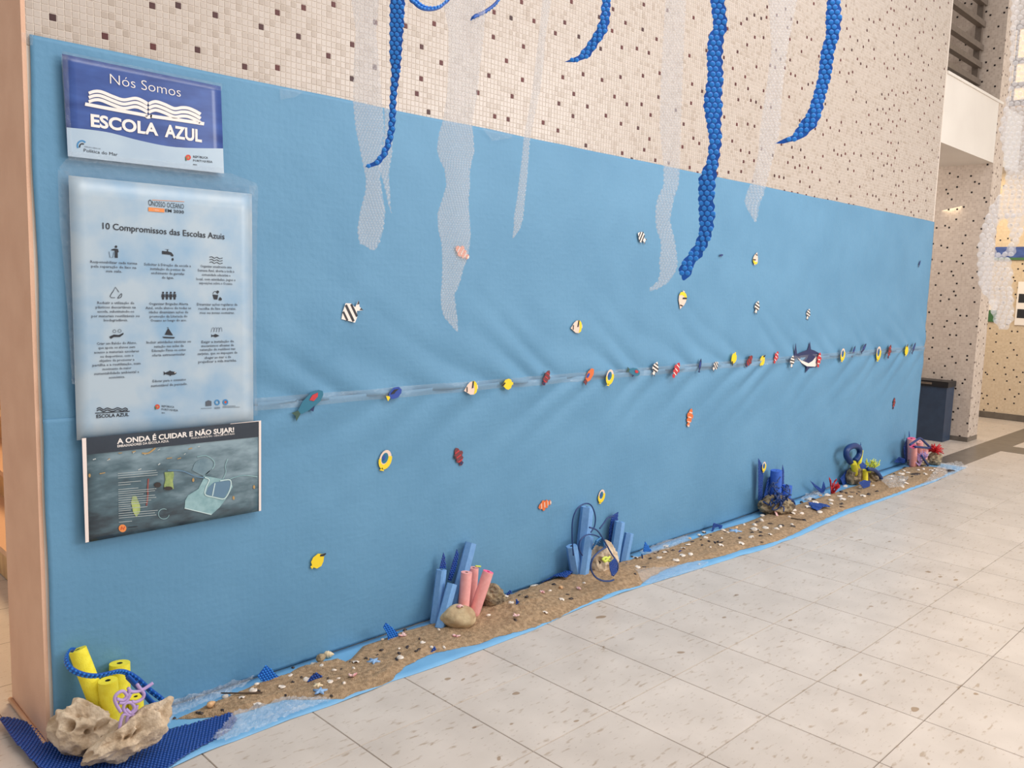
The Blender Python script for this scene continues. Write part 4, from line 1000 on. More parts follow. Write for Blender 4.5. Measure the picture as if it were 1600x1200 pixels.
# ================================================================== NOODLES
def noodle(parent, top, base, r, m, kind='round', cut=None, name='noodle', bend=0.0, group=None, label=None, bore=0.28, hole='noodle_bore'):
    T, B = Vector(top), Vector(base); ax = (T-B); Lh = ax.length; ax.normalize()
    u = ax.cross(Vector((0.35, 1, 0))).normalized(); v = ax.cross(u)
    if kind == 'round': prof = [(math.cos(2*math.pi*k/20), math.sin(2*math.pi*k/20)) for k in range(20)]
    elif kind == 'square':
        c = 0.62
        prof = [(1, -c), (1, c), (c, 1), (-c, 1), (-1, c), (-1, -c), (-c, -1), (c, -1)]; prof = [(a*0.86, b*0.86) for a, b in prof]
        th = R(38); prof = [(a*math.cos(th)-b*math.sin(th), a*math.sin(th)+b*math.cos(th)) for a, b in prof]
    else: prof = [(math.cos(R(60*k+20)), math.sin(R(60*k+20))) for k in range(6)]
    n = len(prof); vs = []; fs = []; NS = 6
    for i in range(NS+1):
        s = i/NS; c = B+ax*Lh*s+u*bend*math.sin(math.pi*s)
        k = 1.0 if i < NS else 0.97
        for a, b in prof: vs.append(c+(u*a+v*b)*r*k)
    for i in range(NS):
        for j in range(n):
            a = i*n+j; b = i*n+(j+1) % n; fs.append((a, b, b+n, a+n))
    fs.append(tuple(range(n-1, -1, -1)))
    t = thing(name, (B.x, B.y, min(q.z for q in vs)), label, 'foam noodle', group)
    o = mesh('foam', vs, fs, m, t, kind == 'round')
    if kind == 'round':
        for p in o.data.polygons:
            if len(p.vertices) > 4: p.use_smooth = False
    # cut end: ring face plus bore
    e = NS*n; vs2 = [vs[e+j] for j in range(n)]; vs2 += [T+(u*a+v*b)*r*bore for a, b in prof]
    fs2 = [(j, (j+1) % n, n+(j+1) % n, n+j) for j in range(n)]
    ce = mesh('cut_end', vs2, fs2, cut or m, t)
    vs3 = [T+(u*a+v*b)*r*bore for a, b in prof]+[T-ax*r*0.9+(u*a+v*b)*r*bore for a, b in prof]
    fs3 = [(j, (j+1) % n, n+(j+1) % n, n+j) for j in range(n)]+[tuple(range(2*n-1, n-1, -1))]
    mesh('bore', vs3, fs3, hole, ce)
    return t
def npx(top, base, wpx, Yt, Yb, m, kind, label, group, cut=None, **k):
    T = wl(*top, Yt); B = wl(*base, Yb); z = (proj(T)[2]+proj(B)[2])/2
    if B.z > 0.02: B = B+(B-T).normalized()*min(0.10, max(0.0, (B.z-0.006)))
    B.z = max(B.z, 0.006)
    return noodle(None, T, B, wpx/2*z/F_PX, m, kind, cut, 'pool_noodle', group=group, label=label, **k)
g1, g2, g3, g4, g6, g7 = ['noodles in the %s group' % s for s in ('left yellow', 'pink and blue', 'square blue', 'deep blue', 'far yellow', 'far pink')]
npx((121, 1015), (157, 1108), 27, -0.045, -0.10, 'noodle_yellow', 'round', 'yellow foam noodle leaning left by the wall end', g1)
npx((187, 1036), (187, 1112), 31, -0.05, -0.06, 'noodle_yellow', 'round', 'yellow foam noodle standing at the back behind the shorter one', g1)
npx((168.5, 1063), (173, 1126), 29, -0.13, -0.13, 'noodle_yellow', 'round', 'short yellow foam noodle standing in front behind the two rocks', g1)
npx((212, 1088), (214, 1118), 22, -0.10, -0.10, 'noodle_yellow', 'round', 'stubby yellow foam noodle behind the lilac coral', g1)
npx((690, 890), (681, 964), 16.5, -0.05, -0.06, 'noodle_blue', 'square', 'square blue noodle leftmost beside the pink noodles', g2)
npx((706.5, 912), (690, 972), 16.5, -0.10, -0.12, 'noodle_blue', 'square', 'shortest square blue noodle in front of the pink noodle group', g2)
npx((736, 848), (708, 955), 18, -0.05, -0.07, 'noodle_blue', 'square', 'tallest square blue noodle leaning right behind the pink noodles', g2)
npx((729, 894), (723, 960), 18, -0.12, -0.12, 'noodle_pink', 'round', 'upright pink foam noodle behind the round stone', g2)
npx((740, 887), (735, 950), 16.5, -0.07, -0.07, 'noodle_pink', 'round', 'pink foam noodle at the back with a yellow scrap on top', g2)
npx((763, 893), (738, 966), 17.5, -0.16, -0.13, 'noodle_pink', 'round', 'pink foam noodle leaning right with a bright pink cut end', g2, 'noodle_pink_cut', hole='coral_red')
npx((917.5, 792), (907, 890), 21, -0.05, -0.06, 'noodle_blue', 'hex', 'tallest angular blue noodle ringed by a thin cord', g3)
npx((919.5, 838), (912, 892), 17, -0.11, -0.12, 'noodle_blue', 'hex', 'front angular blue noodle left of the skull-like rock', g3)
npx((893, 853), (899, 890), 19, -0.07, -0.08, 'noodle_blue', 'hex', 'short angular blue noodle at the left of the square blue group', g3)
npx((968.5, 815), (959, 876), 17, -0.08, -0.08, 'noodle_blue', 'hex', 'angular blue noodle standing right of the skull-like rock', g3)
npx((983, 833), (974, 878), 15, -0.08, -0.08, 'noodle_blue', 'hex', 'low angular blue noodle rightmost in the square blue group', g3)
npx((1213, 735), (1211, 785), 18, -0.08, -0.08, 'noodle_deep_blue', 'round', 'tall deep blue round noodle wrapped in dark net', g4, bore=0.12)
npx((1230, 758), (1226, 790), 16, -0.12, -0.12, 'noodle_deep_blue', 'round', 'short deep blue round noodle beside the blue ring', g4, bore=0.12)
npx((1345, 703), (1342, 722), 8, -0.08, -0.08, 'noodle_yellow', 'round', 'small upright yellow noodle beside the dark blue loop', g6, bore=0.2)
npx((1333, 723), (1338, 742), 10, -0.10, -0.10, 'noodle_yellow', 'round', 'short yellow noodle behind the far grey rocks', g6, bore=0.2)
npx((1352, 734), (1352, 748), 8, -0.16, -0.16, 'noodle_yellow', 'round', 'short yellow noodle between the far grey rocks', g6, bore=0.2)
npx((1424, 685), (1424, 722), 12, -0.09, -0.09, 'noodle_pink', 'round', 'tall pink noodle at the far end of the sand', g7, 'noodle_pink_cut', bore=0.3)
npx((1427.5, 697.5), (1426.5, 724), 11, -0.18, -0.15, 'noodle_pink', 'round', 'pink noodle with its round cut end towards the viewer at the far end', g7, 'noodle_pink_cut', bore=0.3, hole='coral_red')
npx((1437, 690), (1438, 714), 10, -0.12, -0.12, 'noodle_pink', 'round', 'pink noodle behind crossing blue cords at the far end', g7, bore=0.2)
npx((1446, 702), (1444, 718), 9, -0.16, -0.16, 'noodle_pink', 'round', 'lowest pink noodle left of the red sea anemone', g7, bore=0.2)

# ================================================================== ROCKS
def rock(px0, py0, px1, py1, label, m, rough=0.35, freq=2.2, seed=0, sub=5, depth=0.7, holes=(), flatten=1.0, craggy=True, name='rock', dy=0.0, wedge=0.0):
    """rock whose outline fills the given photo box; sits on the floor"""
    bot = fl((px0+px1)/2, py1-(py1-py0)*0.12, 0.008); zc = proj(bot)[2]+0.03
    w = (px1-px0)*zc/F_PX; hgt = (py1-py0)*zc/F_PX*0.92
    c = bot+Vector((FW.x, FW.y, 0)).normalized()*w*depth*0.30+Vector((0, dy, 0)); c.z = bot.z+hgt*0.5
    bm = bmesh.new(); bmesh.ops.create_icosphere(bm, subdivisions=sub, radius=1.0)
    rd = Vector((RT.x, RT.y, 0)).normalized(); fd = Vector((FW.x, FW.y, 0)).normalized()
    for v in bm.verts:
        q = v.co.copy(); s = Vector((seed*3.1, seed*1.7, seed*5.3))
        if craggy:
            f1 = noise.voronoi(q*freq+s)[0][0]; f2 = noise.voronoi(q*freq*2.3+s*1.3)[0][0]
            d = 1.0+0.30*noise.noise(q*1.1+s)+rough*(min(f1, 0.6)-0.42)*1.1+rough*0.45*(min(f2, 0.55)-0.4)+0.05*noise.noise(q*7+s)
            for hx, hz, hr in holes:
                dd = math.hypot(q.x-hx, q.z-hz)
                if q.y < 0 and dd < hr: d *= 1-0.75*min(1, (1-(dd/hr)**2)*2.2)
        else: d = 1.0+rough*noise.noise(q*freq+s)
        p = q*max(0.3, d)
        if wedge: p.z = p.z*(0.66+0.24*p.x)+wedge*p.x; p.y += 0.5*p.x
        z = p.z*hgt/2
        v.co = rd*p.x*w/2+fd*p.y*w*depth/2+Vector((0, 0, max(z, -hgt*0.49)))
    vs = [v.co+c for v in bm.verts]; fs = [tuple(x.index for x in f.verts) for f in bm.faces]; bm.free()
    zmin = min(v.z for v in vs); sh = 0.008-zmin
    vs = [v+Vector((0, 0, sh)) for v in vs]
    ymax = max(v.y for v in vs)
    if ymax > -0.035: vs = [v+Vector((0, -0.035-ymax, 0)) for v in vs]
    o = mesh(name, vs, fs, m, None, True); tag(o, label, 'rock'); return o
rock(70, 1097, 154, 1180, 'craggy beige limestone rock leftmost at the wall end', 'rock_lime', 0.85, 1.5, 1, 6, 0.6, ((0.45, 0.2, 0.15), (-0.5, 0.0, 0.10), (-0.15, 0.45, 0.2)))
rock(136, 1112, 242, 1214, 'pointed beige limestone rock under the lilac coral', 'rock_lime', 0.75, 1.6, 4, 6, 0.55, ((0.25, 0.30, 0.14), (0.6, 0.3, 0.15)), wedge=0.50)
rock(687, 951, 743, 990, 'smooth round beige stone in front of the pink noodles', 'rock_round', 0.14, 1.6, 2, 5, 0.8, craggy=False)
rock(744, 915, 780, 957, 'rough grey brown rock right of the pink noodles', 'rock_grey', 0.8, 2.4, 6, 5, 0.7)
sk = rock(920, 851, 962, 907, 'skull-like cream rock with a round hole among blue noodles', 'rock_lime', 0.6, 1.6, 8, 5, 0.6, ((-0.22, 0.02, 0.24),))
def hollow(o, px, py, r):  # dark disc laid on the rock, painting the shade of its hole
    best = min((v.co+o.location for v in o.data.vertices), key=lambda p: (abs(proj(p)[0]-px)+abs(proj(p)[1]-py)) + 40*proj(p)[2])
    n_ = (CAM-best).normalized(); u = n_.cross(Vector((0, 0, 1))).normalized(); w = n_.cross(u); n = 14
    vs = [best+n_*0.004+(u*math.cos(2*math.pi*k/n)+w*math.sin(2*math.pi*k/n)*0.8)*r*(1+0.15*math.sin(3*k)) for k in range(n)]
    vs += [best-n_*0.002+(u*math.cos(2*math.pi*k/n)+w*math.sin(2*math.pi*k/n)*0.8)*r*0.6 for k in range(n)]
    mesh('hole_shade_disc', vs, [(k, (k+1) % n, n+(k+1) % n, n+k) for k in range(n)]+[tuple(range(n, 2*n))], 'rock_hole_shade', o)
hollow(sk, 935.5, 880, 0.011)  # dark disc painting the shade of the rock's hole
rock(1184, 776, 1230, 808, 'rough grey rock under the deep blue noodles', 'rock_grey', 0.8, 2.2, 3, 5, 0.6)
rock(1319, 731, 1338, 760, 'tall hollow grey rock leftmost below the dark blue loop', 'rock_grey', 0.8, 2.0, 9, 4, 0.7, ((0.2, 0.2, 0.35),))
rock(1338, 736, 1357, 758, 'grey rock in the middle of the far yellow noodle group', 'rock_grey', 0.8, 2.0, 10, 4, 0.7)
rock(1353, 739, 1372, 757, 'pitted grey rock below the lime coral', 'rock_grey', 0.8, 2.2, 11, 4, 0.7)
rock(1452, 709, 1472, 729, 'layered grey rock under the red sea anemone', 'rock_grey', 0.8, 2.4, 12, 4, 0.8)
rock(1424, 718, 1451, 730, 'low flat grey rock in front of the far pink noodles', 'rock_grey', 0.8, 2.0, 13, 4, 0.6)

# ================================================================== CORALS, CORDS, NETS
def one(name, mb, m, label, cat, group=None, smooth=True):
    o = mb.build(name, m, None, smooth); tag(o, label, cat, group); return o
def branch(mb, p, d, L, r, lev, rnd, spread=0.9, n=5):
    pts = [p.copy()]; q = p.copy(); dd = d.normalized()
    for i in range(n):
        dd = (dd+Vector((rnd.uniform(-1, 1), rnd.uniform(-1, 1), rnd.uniform(-0.6, 1)))*0.28).normalized(); q = q+dd*L/n; pts.append(q.copy())
    mb.tube(pts, [r*(1-0.45*i/n) for i in range(n+1)], 6)
    if lev:
        for k in range(rnd.choice((2, 3))):
            i = rnd.randint(2, n); nd = (dd+Vector((rnd.uniform(-1, 1), rnd.uniform(-1, 1), rnd.uniform(-0.3, 1)))*spread)
            branch(mb, pts[i], nd, L*0.65, r*0.75, lev-1, rnd, spread, n)
def coral(px, py, hpx, Y, m, label, lev=2, stems=4, seed=1, rad=0.006, cat='coral', spread=0.9, outward=0.8):
    rnd2 = random.Random(seed); P = wl(px, py, Y); z = proj(P)[2]; L = hpx*z/F_PX; mb = MB()
    for k in range(stems):
        a = 2*math.pi*k/stems+0.4; branch(mb, P.copy(), Vector((math.cos(a)*outward, math.sin(a)*outward*0.5-0.2, 1)), L*0.55, rad, lev, rnd2, spread)
    return one('coral', mb, m, label, cat)
# lilac looped coral on the left rock
def lp(pp, Y): return smooth_path(wpath(pp, Y), 5)
lil = MB(); YL = -0.30
for pp in ([(187,1141),(189,1125),(194,1116),(203,1118)], [(210,1135),(213,1123),(208,1117),(200,1120),(199,1131),(206,1132)], [(189,1112),(183,1103),(179,1092),(183,1084),(192,1080),(198,1087),(192,1094),(182,1092)],
           [(200,1117),(193,1108),(196,1099),(205,1098),(210,1106),(204,1114),(197,1108)], [(200,1079),(210,1081),(222,1078),(232,1072),(239,1067)], [(214,1069),(219,1076),(225,1084),(222,1092),(212,1097),(206,1096)],
           [(198,1088),(203,1080),(200,1075)], [(186,1098),(194,1098),(200,1092),(204,1084)], [(205,1116),(212,1110),(214,1102)]):
    lil.tube(lp(pp, YL), 0.0052, 8)
one('coral', lil, 'coral_lilac', 'lilac curled tube coral standing on the left rock', 'coral')
yb = ribbon_thing('bubble_wrap_band', wpath([(116,1016),(110,1016),(105,1023),(104,1034),(112,1046),(130,1054),(150,1056),(170,1052),(186,1049),(200,1052),(216,1062),(235,1079),(252,1092),(256,1099),(249,1103),(238,1098),(224,1083),(208,1066),(198,1056)], -0.21,
    [0.13,0.12,0.08,0.03,0,0,0,0.0,0,0,0,0,0,-.01,-.015,-.02,-.02,-.015,-.01]), 0.02, 'blue bubble wrap band draped over the yellow noodles', 'bubble wrap', None, (0.3, -0.6, 0.8), 'bubble_blue', 'bubble_blue_dome', 0.002, 0.011)
# navy bubble wrap on the floor under the left rocks
pp = [(0,1137),(12,1131),(40,1134),(70,1146),(95,1160),(130,1168),(180,1160),(235,1149),(275,1139),(330,1126),(360,1118),(370,1128),(360,1142),(340,1155),(300,1178),(262,1204),(230,1228),(120,1240),(60,1210),(30,1178),(8,1150)]
poly = [(fl(*p).x, min(-0.03, fl(*p).y) if fl(*p).x > 0 else fl(*p).y) for p in pp]
tipx = poly[0][0]
flat_wrap('bubble_wrap_sheet', poly, lambda x, y: 0.006+0.05*max(0, min(1, (0.02-x)/0.16))**2+0.003*math.sin(x*18+y*9)+0.003, 'large navy bubble wrap sheet on the floor under the two left rocks', pitch=0.012, cell=0.007)
# smaller pieces of navy wrap standing in or lying on the sand
def fin(pts_px, Y, label, m='bubble_navy', dm_m='bubble_navy_dome', pitch=0.011, th=0.002, lean=0.0, group='navy bubble wrap pieces in the sand'):
    P = [wl(x, y, Y) for x, y in pts_px]; zmin = min(p.z for p in P)
    drop = zmin-0.010 if zmin > 0.010 else 0
    poly = [(p.x, p.z) for p in P]; cx = sum(p[0] for p in poly)/len(poly)
    n = len(P)
    tri = geometry.tessellate_polygon([[Vector((a, b, 0)) for a, b in poly]])
    def yy(z): return Y+lean*(z-zmin)
    V = [Vector((a, yy(b), b)) for a, b in poly]+[Vector((a, yy(b)+th, b)) for a, b in poly]
    fs = [tuple(t) for t in tri]+[tuple(n+i for i in reversed(t)) for t in tri]+[(i, (i+1) % n, n+(i+1) % n, n+i) for i in range(n)]
    t = thing('bubble_wrap_piece', (cx, Y, zmin), label, 'bubble wrap', group)
    fo = mesh('film', V, fs, m, t)
    dm = MB(); zs = [p[1] for p in poly]; xs = [p[0] for p in poly]; k = 0; z = min(zs)+pitch*0.4
    while z < max(zs):
        x = min(xs)+(pitch/2 if k % 2 else 0)
        while x < max(xs):
            if inside(poly, x, z): dome(dm, Vector((x, yy(z)-0.0003, z)), Vector((1, 0, 0)), Vector((0, 0, 1)), Vector((0, -1, 0)), pitch*0.4, pitch*0.25, 6)
            x += pitch
        z += pitch*0.866; k += 1
    if dm.v: tag(dm.build('bubbles', dm_m, fo, True), kind='stuff')
    return t
fin([(402,1057),(416,1039),(433,1055),(445,1063),(420,1070),(409,1064)], -0.10, 'navy bubble wrap diamond standing right of the crumpled film', 'bubble_blue', 'bubble_blue_dome')
fin([(599,980),(603,973),(612,980),(621,988),(623,999),(607,1002),(605,990)], -0.09, 'curved blue bubble wrap flap left of the round stone', 'bubble_blue', 'bubble_blue_dome')
fin([(480,1066),(486,1057),(495,1051),(503,1056),(500,1063),(488,1066)], -0.20, 'small folded navy wrap beside the brown conch')
fin([(806,936),(821,948),(820,952),(804,958),(807,947)], -0.20, 'small navy wrap triangle right of the rough brown rock')
fin([(790,930),(797,922),(799,926),(794,932)], -0.06, 'tiny navy wrap scrap at the wall right of the rough brown rock')
fin([(676,1015),(679,1010),(681,1016),(677,1020),(672,1020)], -0.28, 'tiny navy wrap scrap at the paper edge left of the round stone')
fin([(1005,862),(1008,846),(1017,859),(1018,862)], -0.10, 'small upright blue wrap triangle right of the angular noodles', 'bubble_blue', 'bubble_blue_dome')
fin([(1059,866),(1062,860),(1074,860),(1070,864),(1062,869)], -0.2, 'small folded navy wrap scrap amid shells right of the skull-like rock')
fin([(1112,831),(1115,817),(1129,821),(1126,831),(1123,823),(1117,824),(1114,831)], -0.07, 'navy wrap square with a cut-out hole against the wall')
fin([(1266,751),(1275,758),(1284,764),(1287,752),(1290,762),(1287,772),(1280,768),(1272,760)], -0.07, 'forked navy wrap fin left of the red coral')
fin([(1397,722),(1405,714),(1414,717),(1414,724)], -0.05, 'low navy wrap piece left of the far pink noodles')
fin([(687,888),(693,863),(695,868),(697,888)], -0.045, 'blue wrap spike rising behind the leftmost square noodle', 'bubble_navy', group='upright bubble wrap spikes')
fin([(700,906),(707,880),(714,858),(717,866),(712,890),(705,908)], -0.043, 'dark blue wrap spike left of the tallest square noodle', group='upright bubble wrap spikes')
fin([(950,866),(952,830),(956,806),(966,800),(964,830),(960,868)], -0.042, 'dark blue wrap sheet behind the right angular noodle', group='upright bubble wrap spikes')
fin([(1185,782),(1185,716),(1190,724),(1193,735),(1191,780)], -0.05, 'tall dark blue wrap blade standing left of the deep blue noodles', group='upright bubble wrap spikes')
fin([(1221,757),(1222,736),(1223,726),(1225,735),(1225,757)], -0.05, 'thin dark blue wrap spike behind the deep blue noodles', group='upright bubble wrap spikes')
fin([(1344,704),(1345,691),(1346,704)], -0.05, 'thin dark spike above the small upright yellow noodle', group='upright bubble wrap spikes')
fin([(1420,684),(1420.5,673),(1421.8,684)], -0.05, 'thin dark spike above the far pink noodles', group='upright bubble wrap spikes')
fin([(1190,790),(1196,766),(1200,748),(1206,742),(1222,744),(1222,770),(1216,790)], -0.046, 'dark blue wrap sheet behind the deep blue noodles', group='upright bubble wrap spikes')
fin([(1318,760),(1313,748),(1322,735),(1330,730),(1330,745)], -0.04, 'dark blue wrap behind the far hollow rock', group='upright bubble wrap spikes')
fin([(1414,722),(1412,700),(1417,684),(1422,690),(1420,722)], -0.043, 'dark blue wrap behind the far pink noodles', group='upright bubble wrap spikes')
fin([(1342,754),(1350,750),(1360,752),(1359,760),(1349,763)], -0.24, 'navy wrap piece in front of the far yellow noodle group')
fin([(1343,726),(1348,722),(1354,727),(1353,733),(1345,732)], -0.18, 'blue wrap band across the far yellow noodles')
# navy wrap lying on the sand
def lying(pp, label, lift=0.004, **k):
    poly = [(fl(*p, 0.02).x, min(-0.025, fl(*p, 0.02).y)) for p in pp]
    return flat_wrap('bubble_wrap_piece', poly, lambda x, y: sand_h(x, y)+lift+0.006+0.004*math.sin(x*30), label, group='navy bubble wrap pieces in the sand', **k)
lying([(828,911),(845,903),(868,898),(899,897),(890,906),(884,912),(862,908),(845,908)], 'navy wrap sheet on the sand left of the angular blue noodles', 0.008)
lying([(1262,789),(1272,789),(1290,793),(1298,797),(1285,796),(1277,800),(1268,796)], 'navy wrap triangle lying on the sand before the red coral', 0.008)
# corals further along
coral(1300, 772, 24, -0.12, 'coral_red', 'small red branching coral standing in the sand', 2, 5, 5, 0.009)
coral(1358, 738, 24, -0.16, 'coral_lime', 'lime yellow branching coral on the far rocks', 2, 5, 9, 0.009)
coral(1436, 728, 24, -0.20, 'coral_lilac', 'lilac branching coral before the far pink noodles', 2, 5, 14, 0.008)
an = MB(); P = wl(1460, 706, -0.22); zz = proj(P)[2]; rn = random.Random(2)
for k in range(30):
    a = rn.uniform(0, 6.28); e = rn.uniform(-0.2, 1.3); L_ = rn.uniform(9, 17)*zz/F_PX
    d = Vector((math.cos(a)*math.cos(e), math.sin(a)*math.cos(e), math.sin(e)))
    an.tube([P, P+d*L_*0.5+Vector((0, 0, 0.01)), P+d*L_+Vector((0, 0, 0.004*rn.uniform(-1, 1)))], [0.010, 0.008, 0.004], 6)
one('sea_anemone', an, 'coral_red', 'red spiky sea anemone on the layered grey rock', 'sea anemone')
yw = MB()
for pp in ([(941,875),(945,871),(950,873),(946,877),(942,874)], [(951,876),(955,878),(958,875),(961,878),(958,882)], [(944,878),(948,874),(953,870)]): yw.tube(lp(pp, -0.33), 0.006, 8)
one('coral', yw, 'coral_lime', 'small lime worm-shaped coral on the skull-like rock', 'coral')
# cords
def cord(pp, Y, r, m, label, group='blue cords and loops in the coral groups', dy=None):
    mb = MB().tube(smooth_path(wpath(pp, Y, dy), 6), r, 8); return one('cord', mb, m, label, 'cord', group)
cord([(896,868),(894,840),(895,812),(902,795),(914,787),(924,790),(930,806),(929,822),(923,832)], -0.12, 0.0035, 'cord_blue', 'dark blue cord looped over the tallest angular noodle')
cord([(910,868),(905,858),(906,846),(913,838),(922,835),(934,838),(942,845),(946,854)], -0.17, 0.0035, 'cord_blue', 'dark blue cord arched over the front angular noodle')
cord([(937,826),(943,818),(950,809),(960,806)], -0.09, 0.004, 'cord_blue', 'dark blue cord running up to the right angular noodle')
cord([(947,855),(936,862),(926,873),(923,887),(929,900),(940,907),(952,908),(959,906)], -0.36, 0.0045, 'cord_blue', 'dark blue ring cord round the skull-like rock')
cord([(921,824),(932,828),(940,838),(948,852),(956,866),(964,878),(965,890),(958,900)], -0.30, 0.004, 'cord_blue', 'dark blue cord curving down right of the skull-like rock')
for k in range(5):
    cord([(925+k*1.5, 858-k*3), (932+k*2.2, 850-k*2.5), (944, 858-k*1.5)], -0.14-0.01*k, 0.005, 'cord_teal', 'teal cords bunched behind the skull-like rock', 'teal cords behind the skull-like rock')
fin([(952,880),(960,872),(965,882),(963,895),(956,900),(953,890)], -0.345, 'navy net patch right of the skull-like rock', group='navy nets in the coral groups')
nt_ = MB(); rq = random.Random(4); Pn = wl(1210, 774, -0.17)
for k in range(26):
    q = Pn+Vector((rq.uniform(-.10, .10), rq.uniform(-.05, .03), rq.uniform(-.07, .06))); pts = [q]
    for i in range(5): q = q+Vector((rq.uniform(-1, 1), rq.uniform(-.5, .5), rq.uniform(-.8, .8)))*0.035; pts.append(q)
    nt_.tube(smooth_path(pts, 3), 0.0045, 5)
one('net', nt_, 'cord_blue', 'dark blue net tangled in front of the deep blue noodles', 'net')
cord([(978,880),(985,882),(995,881),(1003,875),(1003,866)], -0.14, 0.004, 'cord_blue', 'dark cord lying on the sand right of the low angular noodle')
cord([(1229,793),(1236,797),(1241,790),(1238,782),(1232,780)], -0.16, 0.010, 'cord_blue', 'dark blue ring beside the deep blue noodles')
cord([(1329,722),(1323,713),(1323,704),(1329,698),(1338,697),(1343,703),(1342,712),(1336,720)], -0.09, 0.024, 'cord_blue', 'thick dark blue loop above the far grey rocks')
cord([(1356,733),(1365,734),(1372,740),(1377,748)], -0.2, 0.016, 'cord_blue', 'dark blue band curving down right of the far rocks')
cord([(1422,695),(1432,688),(1438,685),(1446,692),(1456,702)], -0.2, 0.010, 'cord_blue', 'dark blue cord arched over the far pink noodles')
cord([(1430,698),(1440,699),(1452,700)], -0.21, 0.010, 'cord_blue', 'dark blue cord across the front of the far pink noodles')
cord([(1440,712),(1445,720),(1450,727)], -0.24, 0.010, 'cord_blue', 'dark blue cord hanging over the low flat far rock')
sc = MB().tube(wpath([(743,884.5),(751,885.2)], -0.09), 0.004, 6); one('foam_scrap', sc, 'coral_lime', 'tiny yellow green scrap on top of the back pink noodle', 'scrap')

# ================================================================== SHELLS AND BITS ON THE SAND
LAND = [(0.9, 'blue diamond wrap'), (1.3, 'brown conch'), (1.75, 'round stone'), (2.3, 'rough brown rock'), (3.0, 'skull-like rock'), (4.0, 'holed wrap square'), (5.0, 'deep blue noodles'), (5.9, 'red coral'), (6.6, 'far yellow noodle group'), (99, 'far pink noodles')]
def landmark(x):
    for lim, nme in LAND:
        if x < lim: return nme
def zone(px, py):
    P = fl(px, py, 0.02); yo, yi = interp(OUT, P.x), interp(INN, P.x); v = (P.y-yo)/max(1e-3, yi-yo)
    return 'front edge of the sand' if v < 0.36 else 'middle of the sand' if v < 0.68 else 'wall side of the sand'
def scallop():
    vs, fs = [(0, -0.9, 0)], []; n = 12
    for r_, z in ((0.35, 0.28), (0.7, 0.36), (1.0, 0.06)):
        for k in range(n+1):
            a = R(-20+220*k/n); rr2 = r_*(1+0.05*(k % 2)); vs.append((math.cos(a)*rr2*1.0, -0.9*(1-r_)+math.sin(a)*rr2*0.9, z+0.05*(k % 2)*r_))
    for k in range(n): fs.append((0, 1+k, 2+k))
    for j in range(2):
        for k in range(n): a = 1+j*(n+1)+k; fs.append((a, a+n+1, a+n+2, a+1))
    b = len(vs); vs += [(x, y, 0) for x, y, z in vs[1+2*(n+1):1+3*(n+1)]]
    for k in range(n): fs.append((1+2*(n+1)+k, b+k, b+k+1, 2+2*(n+1)+k))
    return vs, fs
def mussel():
    vs, fs = [], []; n = 10
    for k in range(n+1):
        t = k/n; w = 0.42*math.sin(math.pi*(t**0.8))**0.8 if 0 < t < 1 else 0.02; x = -1+2*t; yb_ = 0.25*math.sin(math.pi*t)
        for a in (0, 45, 90, 135, 180): vs.append((x, yb_+w*math.cos(R(a)), w*0.75*math.sin(R(a))))
    for k in range(n):
        for j in range(4): a = k*5+j; fs.append((a, a+5, a+6, a+1))
    return vs, fs
def bit(seed):
    rn2 = random.Random(seed); bm = bmesh.new(); bmesh.ops.create_icosphere(bm, subdivisions=2, radius=1)
    for v in bm.verts: v.co *= 0.75+0.5*noise.noise(v.co*1.4+Vector((seed*9, 2, 1))); v.co.z = max(-0.3, v.co.z*0.55); v.co.y *= 0.7
    vs = [tuple(v.co) for v in bm.verts]; fs = [tuple(x.index for x in f.verts) for f in bm.faces]; bm.free(); return vs, fs
def pm(name, g, m):
    me = proto_mesh(name, g[0], g[1], m); me.polygons.foreach_set('use_smooth', [True]*len(me.polygons)); return me
M_SC, M_MU, M_B1, M_B2 = pm('seashell', scallop(), 'shell_white'), pm('mussel_shell', mussel(), 'shell_dark'), pm('dark_pebble', bit(1), 'shell_dark'), pm('dark_pebble', bit(5), 'shell_dark')
M_BW = pm('seashell', bit(3), 'shell_white'); M_PK = pm('coral_fragment', bit(8), 'shell_pink'); M_OC = pm('seashell', bit(12), 'shell_ochre')
rs = random.Random(21)
def put(me, name, px, py, size, label, cat, group, z=None, tilt=0.25):
    P = fl(px, py, 0.022)
    for _ in range(3): P = fl(px, py, sand_h(P.x, P.y)+0.003)
    if P.y > -0.03: P.y = -0.03
    o = bpy.data.objects.new(name, me); COL.objects.link(o)
    o.location = (P.x, P.y, (sand_h(P.x, P.y) if z is None else z)); o.scale = (size, size, size)
    o.rotation_euler = (rs.uniform(-tilt, tilt), rs.uniform(-tilt, tilt), rs.uniform(0, 6.28)); tag(o, label, cat, group); return o
def crop(ox, oy, s, L_): return [(ox+x/s, oy+y/s) for x, y in L_]
WS = crop(260,1000,8,[(740,700),(820,670),(940,710),(1430,580),(1130,545),(1130,825),(1085,620)])
WS += crop(440,960,8,[(500,630),(900,665),(1265,305),(710,795),(400,600),(105,755),(10,900),(315,805),(780,850),(600,835),(1490,530),(655,690),(925,590)])
WS += crop(620,920,8,[(525,505),(330,665),(435,730),(590,745),(1145,320),(45,850),(30,740)])
WS += crop(740,860,8,[(405,570),(710,440),(775,435),(955,500),(895,745),(1100,605),(1380,400),(470,650)])
WS += crop(980,800,8,[(400,570),(465,500),(480,425),(700,450),(795,525),(690,540),(610,600),(980,315),(895,285),(960,245),(1170,410),(1425,385),(1460,155),(1200,225),(1550,310),(1590,215),(1585,155),(1255,250),(1040,440),(760,405),(130,685),(110,570),(900,650),(1180,320)])
